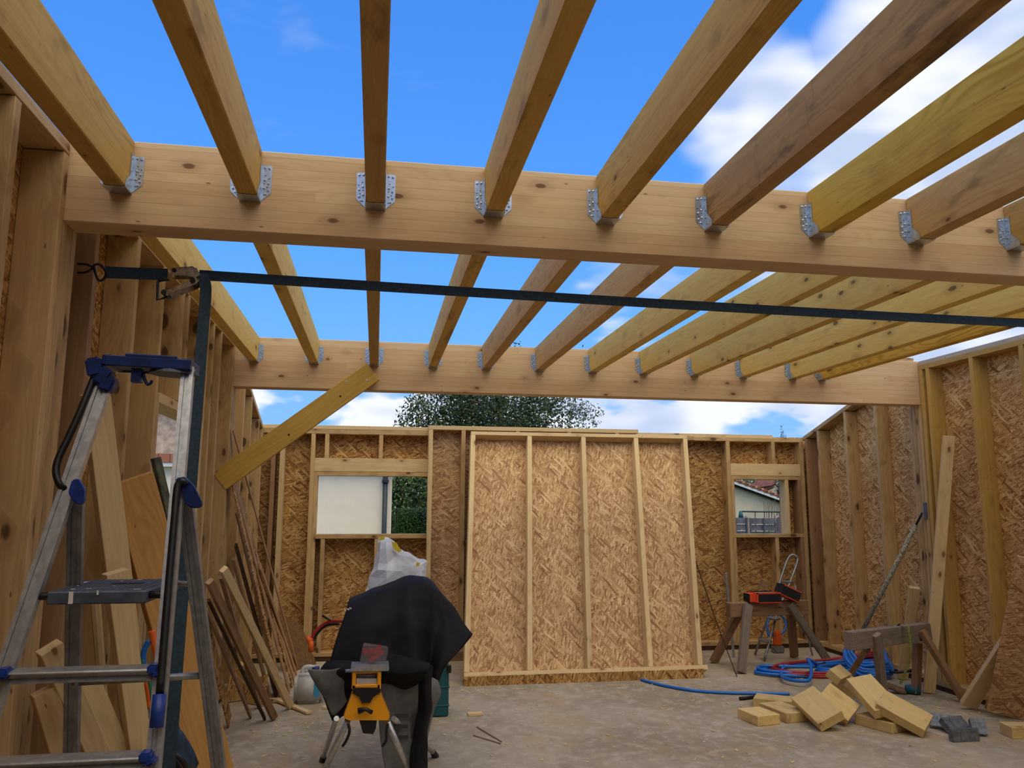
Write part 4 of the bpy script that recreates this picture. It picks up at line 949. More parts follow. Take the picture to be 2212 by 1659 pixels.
trestle('trestle', 'grey wooden trestle with a green strap looped over it, beside the block pile', 1843, 2027, (1366, 1343), (1406, 1382), 6.12, 6.62,
        [(1872, 1402, .13, 1816, 1490, .08), (1893, 1370, -.03, 1910, 1520, .085), (1990, 1362, -.03, 2086, 1518, .06), (1982, 1390, .13, 1979, 1500, .085)], ['grey', 'greybrown', 'grey', 'greybrown', 'greybrown'])
# strap over trestle 2
gs = ribbon('green_strap', spline([PY(1938, 1352, 6.47), PY(1946, 1347, 6.42), PY(1958, 1350, 6.34), PY(1964, 1362, 6.31), PY(1966, 1400, 6.30), PY(1964, 1430, 6.30), PY(1952, 1460, 6.30), PY(1945, 1478, 6.31)], 5), .022, .003, (1, 0, 0), M['greenstrap'], None)
tag(gs, 'yellow green strap looped over the grey trestle beam', 'strap')
# cartons
def carton(name, label, A, B, C2, D2, dep, Y, tilt=0., sc_='orange'):
    e = empty(name, PY(A[0], D2[1], Y), label, 'carton', 'orange and black cartons on the trestle')
    l = PY(*A, Y); r_ = PY(*B, Y); bz = PY(*D2, Y).z; hh = l.z-bz
    mw = Matrix.Translation(((l.x+r_.x)/2, Y+dep/2, bz+hh/2)) @ Matrix.Rotation(tilt, 4, 'Y'); Lx = r_.x-l.x
    def bx(nm, cx, cy_, cz, sx, sy_, sz, m_):
        bm = bmesh.new(); bm_box(bm, cx, cy_, cz, sx, sy_, sz); bm_obj(nm, bm, M[m_], e, mw)
    t = .004
    bx('front_panel', 0, -dep/2, 0, Lx, t, hh, 'blackcard'); bx('back_panel', 0, dep/2, 0, Lx, t, hh, 'blackcard')
    bx('side_panel', -Lx/2, 0, 0, t, dep, hh, sc_); bx('side_panel', Lx/2, 0, 0, t, dep, hh, 'orange'); bx('base_panel', 0, 0, -hh/2, Lx, dep, t, 'orange')
    bx('orange_edge', 0, -dep/2-.002, hh/2-.006, Lx, .003, .012, 'orange'); bx('orange_edge', 0, -dep/2-.002, -hh/2+.004, Lx, .003, .008, 'orange')
    if sc_ == 'orange': bx('orange_corner', -Lx/2+.008, -dep/2-.002, 0, .02, .003, hh, 'orange')
    return e, mw, hh, Lx
e, mw, hh, Lx = carton('carton', 'open orange and black carton lying flat on the trestle', (1634, 1281), (1687, 1281), 0, (1640, 1303), .2, 7.93)
bm = bmesh.new(); bm_box(bm, -Lx/2-.035, -.02, 0, .07, .14, hh*.8); bm_obj('side_flap', bm, M['orange'], e, mw)
bm = bmesh.new(); bm_box(bm, -Lx/2-.073, -.02, 0, .006, .14, hh*.8); bm_obj('black_end', bm, M['blackcard'], e, mw)
bm = bmesh.new(); bm_box(bm, 0, 0, hh/2-.03, Lx*.94, .18, .04); bm_obj('cardboard_inside', bm, M['card'], e, mw)
bm = bmesh.new(); bm_box(bm, .05, .1, hh/2+.05, .12, .004, .1, rot=Matrix.Rotation(.5, 4, 'Y')); bm_obj('cardboard_flap', bm, M['card'], e, mw)
carton('carton', 'tilted orange and black carton leaning beside the flat one', (1689, 1270), (1729, 1270), 0, (1694, 1294), .16, 7.95, .42, 'blackcard')
# aluminium straight bar, wire
o = board('straightedge', PZ(1585, 1420), PY(1568, 1238, 8.62), .03, .012, (0, -1, 0), M['alu']); tag(o, 'thin aluminium straightedge standing behind the trestle', 'straightedge')
o = tube('steel_rod', spline([PY(1503, 1213, 7.95), PY(1524, 1275, 7.9), PY(1550, 1350, 7.82), PZ(1592, 1462, .006)], 6), .0045, M['iron']); tag(o, 'thin dark steel rod leaning against the edge of the large leaning panel', 'rod')
# small stepladder behind trestle
sl_ = empty('small_stepladder', (PZ(1650, 1425)), 'small grey aluminium stepladder with a looped handle behind the trestle', 'stepladder')
ya, yb_ = 8.2, 8.55
lpp = spline([PZ(1651, 1427, .01), PY(1679, 1325, 8.42), PY(1700, 1275, 8.52), PY(1722, 1215, 8.62), PY(1720, 1202, 8.64), PY(1710, 1199, 8.66), PY(1700, 1212, 8.66), PY(1684, 1258, 8.6), PY(1658, 1334, 8.5), PZ(1631, 1414, .01)], 6)
tube('loop_frame', lpp, .013, M['aludark'], sl_)
tube('rear_leg', [PY(1716, 1262, 8.64), PZ(1755, 1416, .01)], .010, M['aludark'], sl_); tube('rear_leg', [PY(1697, 1262, 8.7), PZ(1722, 1408, .01)], .010, M['aludark'], sl_)
for (x0_, y0_, x1_, y1_) in ((1642, 1381, 1663, 1387), (1659, 1334, 1682, 1338), (1690, 1256, 1713, 1258)):
    a, b = PY(x0_, y0_, 8.42), PY(x1_, y1_, 8.32); board('tread', a, b, .09, .02, (0, 0, 1), M['aludark'], sl_)
# blue hose loop and orange tool by the wall
o = tube('blue_hose', spline([PY(1660, 1375, 8.75), PY(1658, 1345, 8.8), PY(1675, 1325, 8.85), PY(1695, 1338, 8.85), PY(1696, 1360, 8.8), PY(1678, 1374, 8.75), PY(1664, 1368, 8.7)], 6), .013, M['bluehose']); tag(o, 'blue hose loop hanging on the small stepladder', 'hose')
c_ = PZ(1686, 1412); ot = empty('orange_tool', c_, 'small orange appliance on a grey base near the back wall', 'appliance')
bm = bmesh.new(); bm_box(bm, 0, 0, .04, .12, .1, .08); bmesh.ops.bevel(bm, geom=bm.edges[:], offset=.01, segments=2, affect='EDGES'); bm_obj('grey_base', bm, M['aludark'], ot, Matrix.Translation(c_+Vector((0, .06, 0))))
bm = bmesh.new(); bm_box(bm, 0, 0, .16, .085, .07, .16); bmesh.ops.bevel(bm, geom=bm.edges[:], offset=.012, segments=2, affect='EDGES'); bm_obj('orange_body', bm, M['orangetube'], ot, Matrix.Translation(c_+Vector((0, .06, 0))))

# ------------------------------------------------------------------ hoses on the floor
def coil(cx, cy_, rx, ry, loops, r, z0, seed, rise=0., dx=0.):
    rr = random.Random(seed); pts = []; n = 10
    for i in range(loops*n):
        a = 2*PI*i/n; k_ = 1+rr.uniform(-.07, .07)-.03*(i//n)
        x = cx+rx*k_*math.cos(a); y = cy_+ry*k_*math.sin(a)
        z = z0+.018*(i//n)+rr.uniform(0, .012)+rise*max(0, math.cos(a))**2
        pts.append(Vector((x, y, max(r, z))))
    return pts
cc = PZ(1760, 1452)
bl_ = coil(cc.x+.06, cc.y-.02, .66, .26, 2, .016, .02, 3, .06)+coil(cc.x+.30, cc.y-.16, .36, .17, 3, .016, .03, 13, .05)
bl_ = bl_[:14]+[PZ(1690, 1462, .05), PZ(1745, 1470, .06), PZ(1752, 1440, .12), PZ(1745, 1424, .16), PZ(1760, 1440, .06)]+bl_[14:]
o = tube('blue_hose', spline(bl_, 6), .0165, M['bluehose']); tag(o, 'long blue hose lying in loose loops between the two trestles', 'hose')
c5 = PZ(1932, 1458); c5.x = min(c5.x, 4.84); cq = coil(0, 0, .21, .24, 7, .016, .04, 5)
cq = [Vector((c5.x+p.x, c5.y+p.y*(.55 if p.y > 0 else 1), p.z+.72*max(0, p.y+.12))) for p in cq]
o = tube('blue_hose', spline(cq, 6), .016, M['bluehose']); tag(o, 'coiled blue hose heaped behind the grey trestle', 'hose')
o = tube('red_hose', spline(coil(cc.x+.12, cc.y-.03, .60, .30, 3, .014, .012, 8, .12), 6), .015, M['redhose']); tag(o, 'dark red hose looped among the blue ones on the floor', 'hose')
o = tube('black_cable', spline([PZ(1762, 1452, .04), PZ(1772, 1436, .05), PZ(1800, 1428, .03), PZ(1835, 1424, .01), PZ(1880, 1440, .02), PZ(1930, 1452, .09), PZ(1975, 1448, .12)], 8), .012, M['blackcord']); tag(o, 'black cable running behind the block pile to the grey trestle', 'cable')
o = tube('blue_hose', spline([PZ(1385, 1468, .014), PZ(1430, 1480, .014), PZ(1500, 1492, .014), PZ(1580, 1497, .014), PZ(1660, 1498, .014), PZ(1705, 1499, .014)], 8), .013, M['bluehose']); tag(o, 'blue hose running straight from under the leaning panel to the block pile', 'hose')
o = tube('nozzle', [PZ(1598, 1509, .016), PZ(1630, 1506, .016)], .014, M['iron']); tag(o, 'dark steel nozzle lying beside the blocks', 'nozzle')

# adjustable prop
pr = empty('adjustable_prop', PZ(1824, 1440), 'paint spattered adjustable steel prop bracing the right wall posts', 'prop')
pt = PX(1992, 1108, 5.06); pb2 = PZ(1824, 1440, .02); dv = pt-pb2
tube('outer_tube', [pb2+dv*.10, pb2+dv*.93], .021, M['rustprop'], pr, 12); tube('inner_tube', [pb2, pb2+dv*.12], .012, M['rustprop'], pr, 10); tube('inner_tube', [pb2+dv*.92, pt], .010, M['iron'], pr, 10)
tube('collar', [pb2+dv*.085, pb2+dv*.12], .026, M['galv'], pr, 12)
bm = bmesh.new(); bm_box(bm, 0, 0, 0, .006, .05, .15); bm_obj('wall_plate', bm, M['galvd2'], pr, Matrix.Translation((5.095, pt.y, pt.z+.02)))

# ------------------------------------------------------------------ timbers leaning on the right wall
G3 = 'timbers leaning on the right wall'
lean('leaning_timber', (2007, 1498), (2050, 944), .095, .045, 'pale', 'tall pale timber leaning on the right wall between yellow studs', 'timber', 5.05, G3, n=(-.5, -1, 0))
lean('leaning_timber', (1950, 1468), (1976, 1272), .09, .045, 'pale', 'short pale timber leaning behind the strap trestle', 'timber', 5.0, G3, n=(-.5, -1, 0))
o = lean('leaning_timber', (2092, 1532), (2225, 1325), .125, .05, 'pale', 'pale timber slanting up to the right, partly behind the flake board strip', 'timber', 5.0, G3, n=(-.25, -1, -.1))
o = lean('board_strip', (2172, 1552), (2240, 1215), .26, .012, 'osblight', 'wide flake board strip leaning at the right edge of the picture', 'board strip', 4.9, G3, n=(-.6, -1, 0), bev=.001)
o = lean('board_strip', (2142, 1538), (2200, 1380), .10, .02, 'stud', 'narrow board behind the wide flake board strip at right', 'board strip', 4.95, G3, n=(-.6, -1, 0), bev=.001)

# ------------------------------------------------------------------ block pile (offcuts of joists)
GB = 'offcut blocks in the pile'
def block(label, px, py, L, w, t, yaw, tx=0., ty=0., z=0.):
    """pixel of the block centre projected to height z (centre height)"""
    c_ = PZ(px, py, z)
    mw = Matrix.Translation(c_) @ Matrix.Rotation(yaw, 4, 'Z') @ Matrix.Rotation(ty, 4, 'Y') @ Matrix.Rotation(tx, 4, 'X')
    bm = bmesh.new(); bm_box(bm, 0, 0, 0, L, w, t); bmesh.ops.bevel(bm, geom=bm.edges[:], offset=.003, segments=1, affect='EDGES')
    o = bm_obj('timber_block', bm, M['offcut'], None, mw); return tag(o, label, 'wood block', GB)
D = math.radians
def block3(label, n, pw, pl, z0, w=.205, t=.073, Lmax=.42, flat=False):
    """pose of a block from three corners of its upper face: near corner n at height z0, pw across the width, pl along the length"""
    cv = lambda p: (1469+p[0]/2.8654, 1080+p[1]/2.8654)
    P0 = PZ(*cv(n), z0); ra_, rl_ = ray(*cv(pw)), ray(*cv(pl)); t0 = (P0-CAM).dot(FW)
    best = None
    for da in (-.10, -.04, .04, .10, .16):
        for dl in (-.1, .05, .15, .25, .35):
            a, l = t0+da, t0+dl
            for it in range(40):
                def F(a, l):
                    A = CAM+ra_*a-P0; B = CAM+rl_*l-P0; return (A.length-w, A.normalized().dot(B.normalized()) if A.length > 1e-6 and B.length > 1e-6 else 1)
                f0 = F(a, l); h = 1e-4; fa = F(a+h, l); fl_ = F(a, l+h)
                J = ((fa[0]-f0[0])/h, (fl_[0]-f0[0])/h, (fa[1]-f0[1])/h, (fl_[1]-f0[1])/h); dt = J[0]*J[3]-J[1]*J[2]
                if abs(dt) < 1e-9: break
                a -= max(-.05, min(.05, (f0[0]*J[3]-f0[1]*J[1])/dt)); l -= max(-.05, min(.05, (J[0]*f0[1]-J[2]*f0[0])/dt))
            f0 = F(a, l)
            if abs(f0[0])+abs(f0[1]) > 1e-3: continue
            A = CAM+ra_*a-P0; B = CAM+rl_*l-P0; n_ = A.cross(B).normalized()
            if n_.z < 0: n_ = -n_
            sc_ = n_.z*2-abs(B.length-.36)*2-(0 if n_.z > .35 else 3)-2*max(0, -(P0+A-n_*t).z)-2*max(0, -(P0+B-n_*t).z)
            if best is None or sc_ > best[0]: best = (sc_, A, B, n_)
    if flat:
        B = PZ(*cv(pl), z0)-P0; n_ = Vector((0, 0, 1)); A = n_.cross(B).normalized()*w
        if A.dot(PZ(*cv(pw), z0)-P0) < 0: A = -A
    else: _, A, B, n_ = best
    L = min(B.length, Lmax); B = B.normalized()*L
    mw = Matrix.Translation(P0+A/2+B/2-n_*t/2) @ frame(B, n_)
    bm = bmesh.new(); bm_box(bm, 0, 0, 0, L, w, t); bmesh.ops.bevel(bm, geom=bm.edges[:], offset=.003, segments=1, affect='EDGES')
    o = bm_obj('timber_block', bm, M['offcut'], None, mw)
    lo = min((mw @ v_.co).z for v_ in o.data.vertices)
    if lo < 0 or (lo > .006 and z0 < .1): o.matrix_basis = Matrix.Translation((0, 0, .001-lo)) @ mw
    return tag(o, label, 'wood block', GB)
block3('thick block lying flat at the left front corner of the pile', (480, 1340), (643, 1335), (355, 1290), .074, flat=True)
block3('flat block at the back left of the pile, half hidden', (452, 1226), (545, 1192), (690, 1250), .074, flat=True)
block3('flat block between the left front block and the big tilted one', (660, 1322), (790, 1308), (490, 1255), .074, flat=True)
block3('large block resting tilted in the middle front of the pile', (853, 1372), (1000, 1290), (668, 1195), .078)
block3('block lying behind the large tilted one, its end facing forward', (1040, 1360), (1117, 1262), (850, 1215), .06)
block3('low block at the front under the two right hand blocks', (1310, 1385), (1395, 1345), (1080, 1325), .074, flat=True)
block3('block propped at the top back of the pile', (1000, 1110), (1065, 1078), (925, 1045), .27)
block3('block standing on edge below the top back one', (1085, 1185), (1160, 1140), (942, 1105), .16)
block3('steep block leaning forward in the middle of the pile', (1205, 1305), (1367, 1272), (1028, 1105), .15)
block3('large block leaning down to the right front of the pile', (1515, 1405), (1568, 1312), (1212, 1240), .085)
o = block('offcut block alone on the floor at the right edge', 2212, 1578, .26, .16, .08, D(-12), z=.04); del o['group']

# metal hangers lying on the floor
def loose_hanger(label, px, py, yaw, tilt, w_=.15, h_=.09, wing=.045, lift=0.):
    """U shaped sheet bracket: back plate with two folded wings and a row of holes"""
    t = .002; bm = bmesh.new(); bm_box(bm, 0, 0, h_/2, w_, t, h_)
    for s in (-1, 1): bm_box(bm, s*(w_/2), wing/2, h_/2, t, wing, h_*.9)
    bm_box(bm, 0, wing/2, h_, w_*.98, wing, t)
    for i in range(6): bm_box(bm, -w_*.36+w_*.145*i, -.0015, h_*.72, .005, .001, .005, 1)
    bm_box(bm, -w_*.2, -.0013, h_*.5, .002, .001, h_*.6, 1)
    c_ = PZ(px, py); o = bm_obj('metal_bracket', bm, [M['galvd2'], M['galvdark']], None, Matrix.Translation(c_) @ Matrix.Rotation(yaw, 4, 'Z') @ Matrix.Rotation(tilt, 4, 'X'))
    lo = min((o.matrix_basis @ v_.co).z for v_ in o.data.vertices)
    o.matrix_basis = Matrix.Translation((0, 0, .001-lo+lift)) @ o.matrix_basis
    return tag(o, label, 'bracket', 'steel brackets on the floor')
loose_hanger('steel bracket leaning against the right hand block', 2036, 1578, -.75, -.75, .17, .10)
loose_hanger('front steel bracket of the little heap, its holes facing forward', 2089, 1603, .0, -.12, .21, .085)
loose_hanger('steel bracket lying behind the front one in the little heap', 2078, 1586, .15, -.9, .19, .11, lift=.002)
loose_hanger('rightmost steel bracket of the little heap, tilted back', 2120, 1592, -.35, -.55, .10, .11)

# sander near trestle 2
c_ = PZ(1960, 1500); sd = empty('sander', c_, 'teal and black hand tool with a tan shoe lying by the strap trestle', 'power tool')
bm = bmesh.new(); bm_box(bm, 0, 0, .035, .17, .09, .05); bmesh.ops.bevel(bm, geom=bm.edges[:], offset=.015, segments=3, affect='EDGES'); bm_obj('tan_shoe', bm, M['card'], sd, Matrix.Translation(c_+Vector((-.08, .06, .01))) @ Matrix.Rotation(-.6, 4, 'Z') @ Matrix.Rotation(.3, 4, 'Y'))
tube('teal_body', [c_+Vector((0, .02, .04)), c_+Vector((.10, -.03, .045))], [.036, .045], M['teal'], sd, 14)
tube('black_grip', spline([c_+Vector((-.16, .1, .07)), c_+Vector((-.2, .12, .1)), c_+Vector((-.14, .12, .13))], 5), .016, M['blackplastic'], sd)

# ------------------------------------------------------------------ scraps on the slab
o = board('timber_scrap', PZ(1010, 1543, .012), PZ(1042, 1541, .012), .055, .022, (0, 0, 1), M['pale']); tag(o, 'small pale block scrap in the open floor right of the saw stand', 'timber scrap')
for (a, b, l) in (((1030, 1570), (1084, 1602), 'upper'), ((1022, 1588), (1082, 1606), 'lower')):
    o = board('thin_stick', PZ(*a, .006), PZ(*b, .006), .008, .006, (0, 0, 1), M['greybrown']); tag(o, 'thin brown stick on the open floor, %s of the crossed pair' % l, 'stick')
o = board('timber_scrap', PZ(697, 1528, .012), PZ(712, 1527, .012), .05, .02, (0, 0, 1), M['pale']); tag(o, 'tiny pale scrap on the floor beside the white canister', 'timber scrap')
vs, fs = [], []
for i in range(620):
    if i < 380: x, y = R_.uniform(-1, 5), R_.uniform(2.5, 8.8)
    else: a = R_.choice(((.2, 7.2), (3.2, 6.2), (-.5, 6.3), (2.8, 7.3), (4.4, 5.9))); x, y = R_.gauss(a[0], .5), R_.gauss(a[1], .35)
    x = min(max(x, -1.1), 5.0); y = min(max(y, 2.4), 7.4)
    l, w_, a, z = R_.uniform(.004, .026), R_.uniform(.002, .009), R_.uniform(0, PI), .001
    c2, s2 = math.cos(a), math.sin(a); n = len(vs); h2 = R_.uniform(.001, .005)
    for dz_ in (0, h2):
        for u, v_ in ((-l, -w_), (l, -w_), (l, w_), (-l, w_)): vs.append((x+u*c2-v_*s2, y+u*s2+v_*c2, z+dz_))
    fs += [(n, n+3, n+2, n+1), (n+4, n+5, n+6, n+7), (n, n+1, n+5, n+4), (n+1, n+2, n+6, n+5), (n+2, n+3, n+7, n+6), (n+3, n, n+4, n+7)]
o = mesh('wood_chips', vs, fs, M['pale']); tag(o, 'scattered wood chips and shavings over the concrete slab', 'wood chips', kind='stuff')

# ------------------------------------------------------------------ outside
def leaves(name, blobs, n, size, mat, parent=None, seed=1, shell=.55, droop=0.):
    rr = random.Random(seed); vs, fs = [], []
    vol = [b_[3]*b_[4]*b_[5] for b_ in blobs]; tot = sum(vol)
    for b_, vv in zip(blobs, vol):
        for i in range(int(n*vv/tot)):
            while True:
                d = Vector((rr.gauss(0, 1), rr.gauss(0, 1), rr.gauss(0, 1)))
                if d.length > .01: break
            d.normalize(); r = shell+(1-shell)*rr.random()**.6 if rr.random() < .8 else rr.random()
            r *= 1+.18*noise.noise(d*2.5+Vector((b_[0], b_[1], 0)))
            p = Vector((b_[0]+d.x*b_[3]*r, b_[1]+d.y*b_[4]*r, b_[2]+d.z*b_[5]*r-droop*rr.random()))
            u = Vector((rr.gauss(0, 1), rr.gauss(0, 1), rr.gauss(0, 1))).normalized(); w_ = u.orthogonal().normalized()
            s = size*rr.uniform(.6, 1.3); k_ = len(vs)
            vs += [p-u*s, p+w_*s*.5, p+u*s, p-w_*s*.5]; fs.append((k_, k_+1, k_+2, k_+3))
    return mesh(name, vs, fs, mat, parent)
def P(x, y, Y): return PY(x, y, Y)
# birch
YT = 24.
tr = empty('birch_tree', (P(1080, 900, YT).x, YT, -.2), 'tall loose leaved tree rising behind the back wall', 'tree')
bl = []
for x, y, r in ((1080, 855, 1.9), (960, 880, 1.3), (905, 895, .75), (1190, 875, 1.2), (1262, 890, .6), (1105, 800, .9), (1112, 748, .34), (1257, 757, .36), (1165, 768, .35), (1105, 770, .4), (1010, 830, 1.0), (1180, 820, .9), (880, 915, .5), (1290, 880, .22), (1060, 960, 2.2)):
    p = P(x, y, YT+R_.uniform(-.8, .8)); bl.append((p.x, p.y, p.z, r, r*.9, r*.8))
leaves('foliage', bl, 26000, .06, M['leaf'], tr, 3, .45, .25)
tube('trunk', [(tr.location.x, YT, -.2), (tr.location.x+.1, YT, 2.), (tr.location.x, YT, 5.4)], [.22, .16, .05], M['bark'], tr)
for i in range(9):
    a = R_.uniform(0, 2*PI); z = R_.uniform(2.2, 4.4); tube('branch', spline([(tr.location.x, YT, z), (tr.location.x+.9*math.cos(a), YT+.7*math.sin(a), z+.7), (tr.location.x+1.9*math.cos(a), YT+1.3*math.sin(a), z+.9)], 3), .03, M['bark'], tr, 6)
# shrub and hedge seen through window 1
YH = 14.
x0, x1 = P(846, 1090, 12.).x+.12, P(960, 1120, YH).x; zt_ = P(880, 1098, YH).z
hd = empty('hedge', ((x0+x1)/2, YH, -.2), 'clipped dark green hedge seen through the left window opening', 'hedge')
box('hedge_core', x0, x1+1.2, YH+.15, YH+.75, -.2, zt_-.06, M['hedgeleaf'], hd, .05)
rr = random.Random(5); vs, fs = [], []
for i in range(15000):
    fct = rr.random()
    if fct < .8: p = Vector((rr.uniform(x0, x1+1.2), YH+rr.uniform(.02, .14), rr.uniform(.6, zt_)))
    else: p = Vector((rr.uniform(x0, x1+1.2), YH+rr.uniform(.05, .8), zt_-rr.uniform(0, .06)))
    u = Vector((rr.gauss(0, 1), rr.gauss(0, 1)*.6, rr.gauss(0, 1))).normalized(); w_ = u.orthogonal().normalized(); s = rr.uniform(.012, .028); k_ = len(vs)
    vs += [p-u*s, p+w_*s*.5, p+u*s, p-w_*s*.5]; fs.append((k_, k_+1, k_+2, k_+3))
mesh('foliage', vs, fs, M['hedgeleaf'], hd)
sb = empty('shrub', (P(890, 1060, 17).x, 17, -.2), 'loose green shrub behind the hedge in the left window opening', 'shrub')
p = P(885, 1060, 17); leaves('foliage', [(p.x-.5, 17, p.z-.3, .8, .7, 1.2), (p.x+.5, 17.1, p.z, .9, .7, 1.1), (p.x+.2, 17.6, p.z+.1, 1.2, .5, 1.2)], 12000, .045, M['leafdark'], sb, 8, .2)
for i in range(7): tube('stem', spline([(p.x+R_.uniform(-.6, .8), 17, -.2), (p.x+R_.uniform(-.7, .9), 16.9, 1.2), (p.x+R_.uniform(-.9, 1.1), 16.8, 2.2)], 3), .014, M['bark'], sb, 6)
# cream house
YC = 12.
xr_ = P(846, 1090, YC).x; xp = P(831, 1090, YC).x
hs = empty('neighbour_house', (xr_-3, YC, -.2), 'cream rendered house wall filling the left window opening', 'house')
box('wall', xr_-5.5, xr_, YC, YC+.25, -.2, 2.18, M['render_cream'], hs, 0)
box('side_wall', xr_-.25, xr_, YC+.25, YC+4, -.2, 2.18, M['render_cream'], hs, 0)
box('soffit', xr_-5.6, xr_+.12, YC-.14, YC+4.1, 2.18, 2.24, M['whiteboard'], hs, 0)
box('roof', xr_-5.6, xr_+.15, YC-.16, YC+4.1, 2.24, 2.36, M['tiles'], hs, 0)
tube('downpipe', [(xp, YC-.06, -.1), (xp, YC-.06, 2.1)], .036, M['slatepipe'], hs, 12)
box('pipe_clip', xp-.05, xp+.05, YC-.11, YC, 1.98, 2.02, M['slatepipe'], hs, 0)
# beige gable house through window 2
YG = 20.
gh = empty('gable_house', (P(1640, 1100, YG).x, YG, -.2), 'beige gabled house with tiled verge seen through the right window opening', 'house')
sl0, sl1 = P(1560, 1036, YG), P(1720, 1094, YG)
hull_slab('gable_wall', [Vector((sl0.x-2, YG, -.2)), Vector((sl1.x+.8, YG, -.2)), sl1+(sl1-sl0).normalized()*.8, sl0-(sl1-sl0).normalized()*1.0], (0, -1, 0), .3, M['render_beige'], gh)
dd_ = (sl1-sl0).normalized(); nn_ = Vector((-dd_.z, 0, dd_.x))
if nn_.z < 0: nn_ = -nn_
board('verge_board', sl0-dd_*.8+Vector((0, -.2, 0)), sl1+dd_*.8+Vector((0, -.2, 0)), .05, .07, nn_, M['whiteboard'], gh, 0)
board('verge_board', sl0-dd_*.8+Vector((0, -.1, -.06)), sl1+dd_*.8+Vector((0, -.1, -.06)), .04, .05, nn_, M['iron'], gh, 0)
L_ = (sl1-sl0).length+1.6; nt = int(L_/.19)
for i in range(nt):
    c_ = sl0-dd_*.8+dd_*(i*.19+.1)+nn_*.07; board('verge_tile', c_+Vector((0, -.26, 0)), c_+Vector((0, .2, 0)), .20, .07, nn_+dd_*(-.18), M['tiles'], gh, .01)
rf = hull_slab('roof', [sl0+nn_*.03, sl1+nn_*.03+dd_*.8, sl1+nn_*.03+dd_*.8+Vector((0, 6, 0)), sl0+nn_*.03+Vector((0, 6, 0))], nn_, .08, M['tiles'], gh)
YG2 = 30.
g2_ = empty('distant_house', (P(1660, 1060, YG2).x, YG2, -.2), 'plum roofed house far behind, seen above the beige gable', 'house')
q = [P(1612, 1052, YG2), P(1675, 1058, YG2), P(1674, 1030, YG2), P(1640, 1026, YG2)]
hull_slab('roof', [P(1610, 1060, YG2), P(1664, 1052, YG2), P(1676, 1046, YG2), P(1680, 1018, YG2), P(1652, 1020, YG2)], (0, -1, .6), .4, M['tilesplum'], g2_)
hull_slab('gable_wall', [P(1636, 1062, YG2+.5), P(1640, 1140, YG2+.5), P(1700, 1140, YG2+.5), P(1700, 1050, YG2+.5), P(1676, 1046, YG2+.5)], (0, -1, 0), .3, M['render_beige'], g2_)
board('verge_board', P(1642, 1060, YG2+.1), P(1676, 1046, YG2+.1), .09, .1, (0, -1, 0), M['tiles'], g2_, 0)
# cypress
cyx = P(1690, 1000, 27.); cyp = empty('cypress', (cyx.x, 27, -.2), 'dark green cypress standing beside the beige gable house', 'tree')
bl = []
for i in range(12):
    t = i/11; y = 932+t*200; p = P(1690+(2 if i % 2 else -1), y, 27); rw = .07+.36*t**.8; bl.append((p.x, 27, p.z, rw, rw, .34))
leaves('foliage', bl, 7000, .035, M['cypressleaf'], cyp, 9, .3); tube('trunk', [(cyx.x, 27, -.2), (cyx.x, 27, 3.2)], [.07, .02], M['bark'], cyp)
# little tree left of roof in window 2
tl2 = empty('garden_tree', (P(1600, 1040, 32).x, 32, -.2), 'green tree crown peeking above the roof in the right window opening', 'tree')
p = P(1604, 1030, 32); leaves('foliage', [(p.x, 32, p.z-.35, 1.1, .8, .75)], 4000, .05, M['leaf'], tl2, 4, .3); tube('trunk', [(p.x, 32, -.2), (p.x, 32, p.z-.6)], .08, M['bark'], tl2)
# fence
YN = 14.2
fn = empty('garden_fence', (P(1640, 1140, YN).x, YN, -.2), 'grey horizontal board fence seen through the right window opening', 'fence')
for x0p, x1p, yt, yb2 in ((1560, 1611, 1118, 1260), (1617, 1676, 1119, 1260), (1678, 1760, 1117, 1260)):
    a, b = P(x0p, yt, YN), P(x1p, yt, YN); n_ = 9; hh = .125
    for i in range(n_):
        z1__ = a.z-i*hh; board('fence_board', (a.x, YN, z1__-hh*.46), (b.x, YN, z1__-hh*.46), hh*.86, .02, (0, -1, .25), M['fence'], fn, 0)
    for t in (0, .5, .98): x = a.x+(b.x-a.x)*t; box('fence_batten', x, x+.03, YN-.05, YN-.02, -.2, a.z, M['fence'], fn, 0)
for xp_ in (1614, 1677): p = P(xp_, 1114, YN); box('fence_post', p.x-.03, p.x+.03, YN-.03, YN+.04, -.2, p.z, M['pinkwall'], fn, 0)
rl = empty('garden_rail', (P(1650, 1105, 15.5).x, 15.5, -.2), 'thin dark horizontal rail on posts above the garden fence', 'rail')
a, b = P(1600, 1105, 15.5), P(1700, 1106, 15.5); tube('bar', [a, b], .016, M['slatepipe'], rl)
for xp_ in (1631, 1651, 1683): p = P(xp_, 1105, 15.5); tube('post', [p, Vector((p.x, 15.5, -.2))], .012, M['slatepipe'], rl, 6)
ps_ = empty('parasol', (P(1600, 1110, 15).x, 15, -.2), 'small folded teal garden parasol behind the fence', 'parasol')
p = P(1600, 1104, 15); tube('cover', [p, p-Vector((0, 0, .15))], [.03, .06], M['teal'], ps_, 8); tube('pole', [p-Vector((0, 0, .15)), Vector((p.x, 15, -.2))], .012, M['alu'], ps_, 6)
bs = empty('bare_bush', (P(1663, 1120, 15.8).x, 15.8, -.2), 'bare twiggy bush above the garden fence', 'bush')
for i in range(9):
    b0 = P(1658+R_.uniform(0, 8), 1180, 15.8); b0.z = -.2; e0 = P(1650+i*4, 1078+R_.uniform(0, 20), 15.8); tube('twig', spline([b0, b0.lerp(e0, .55)+Vector((R_.uniform(-.04, .04), 0, 0)), e0], 3), .006, M['bark'], bs, 5)
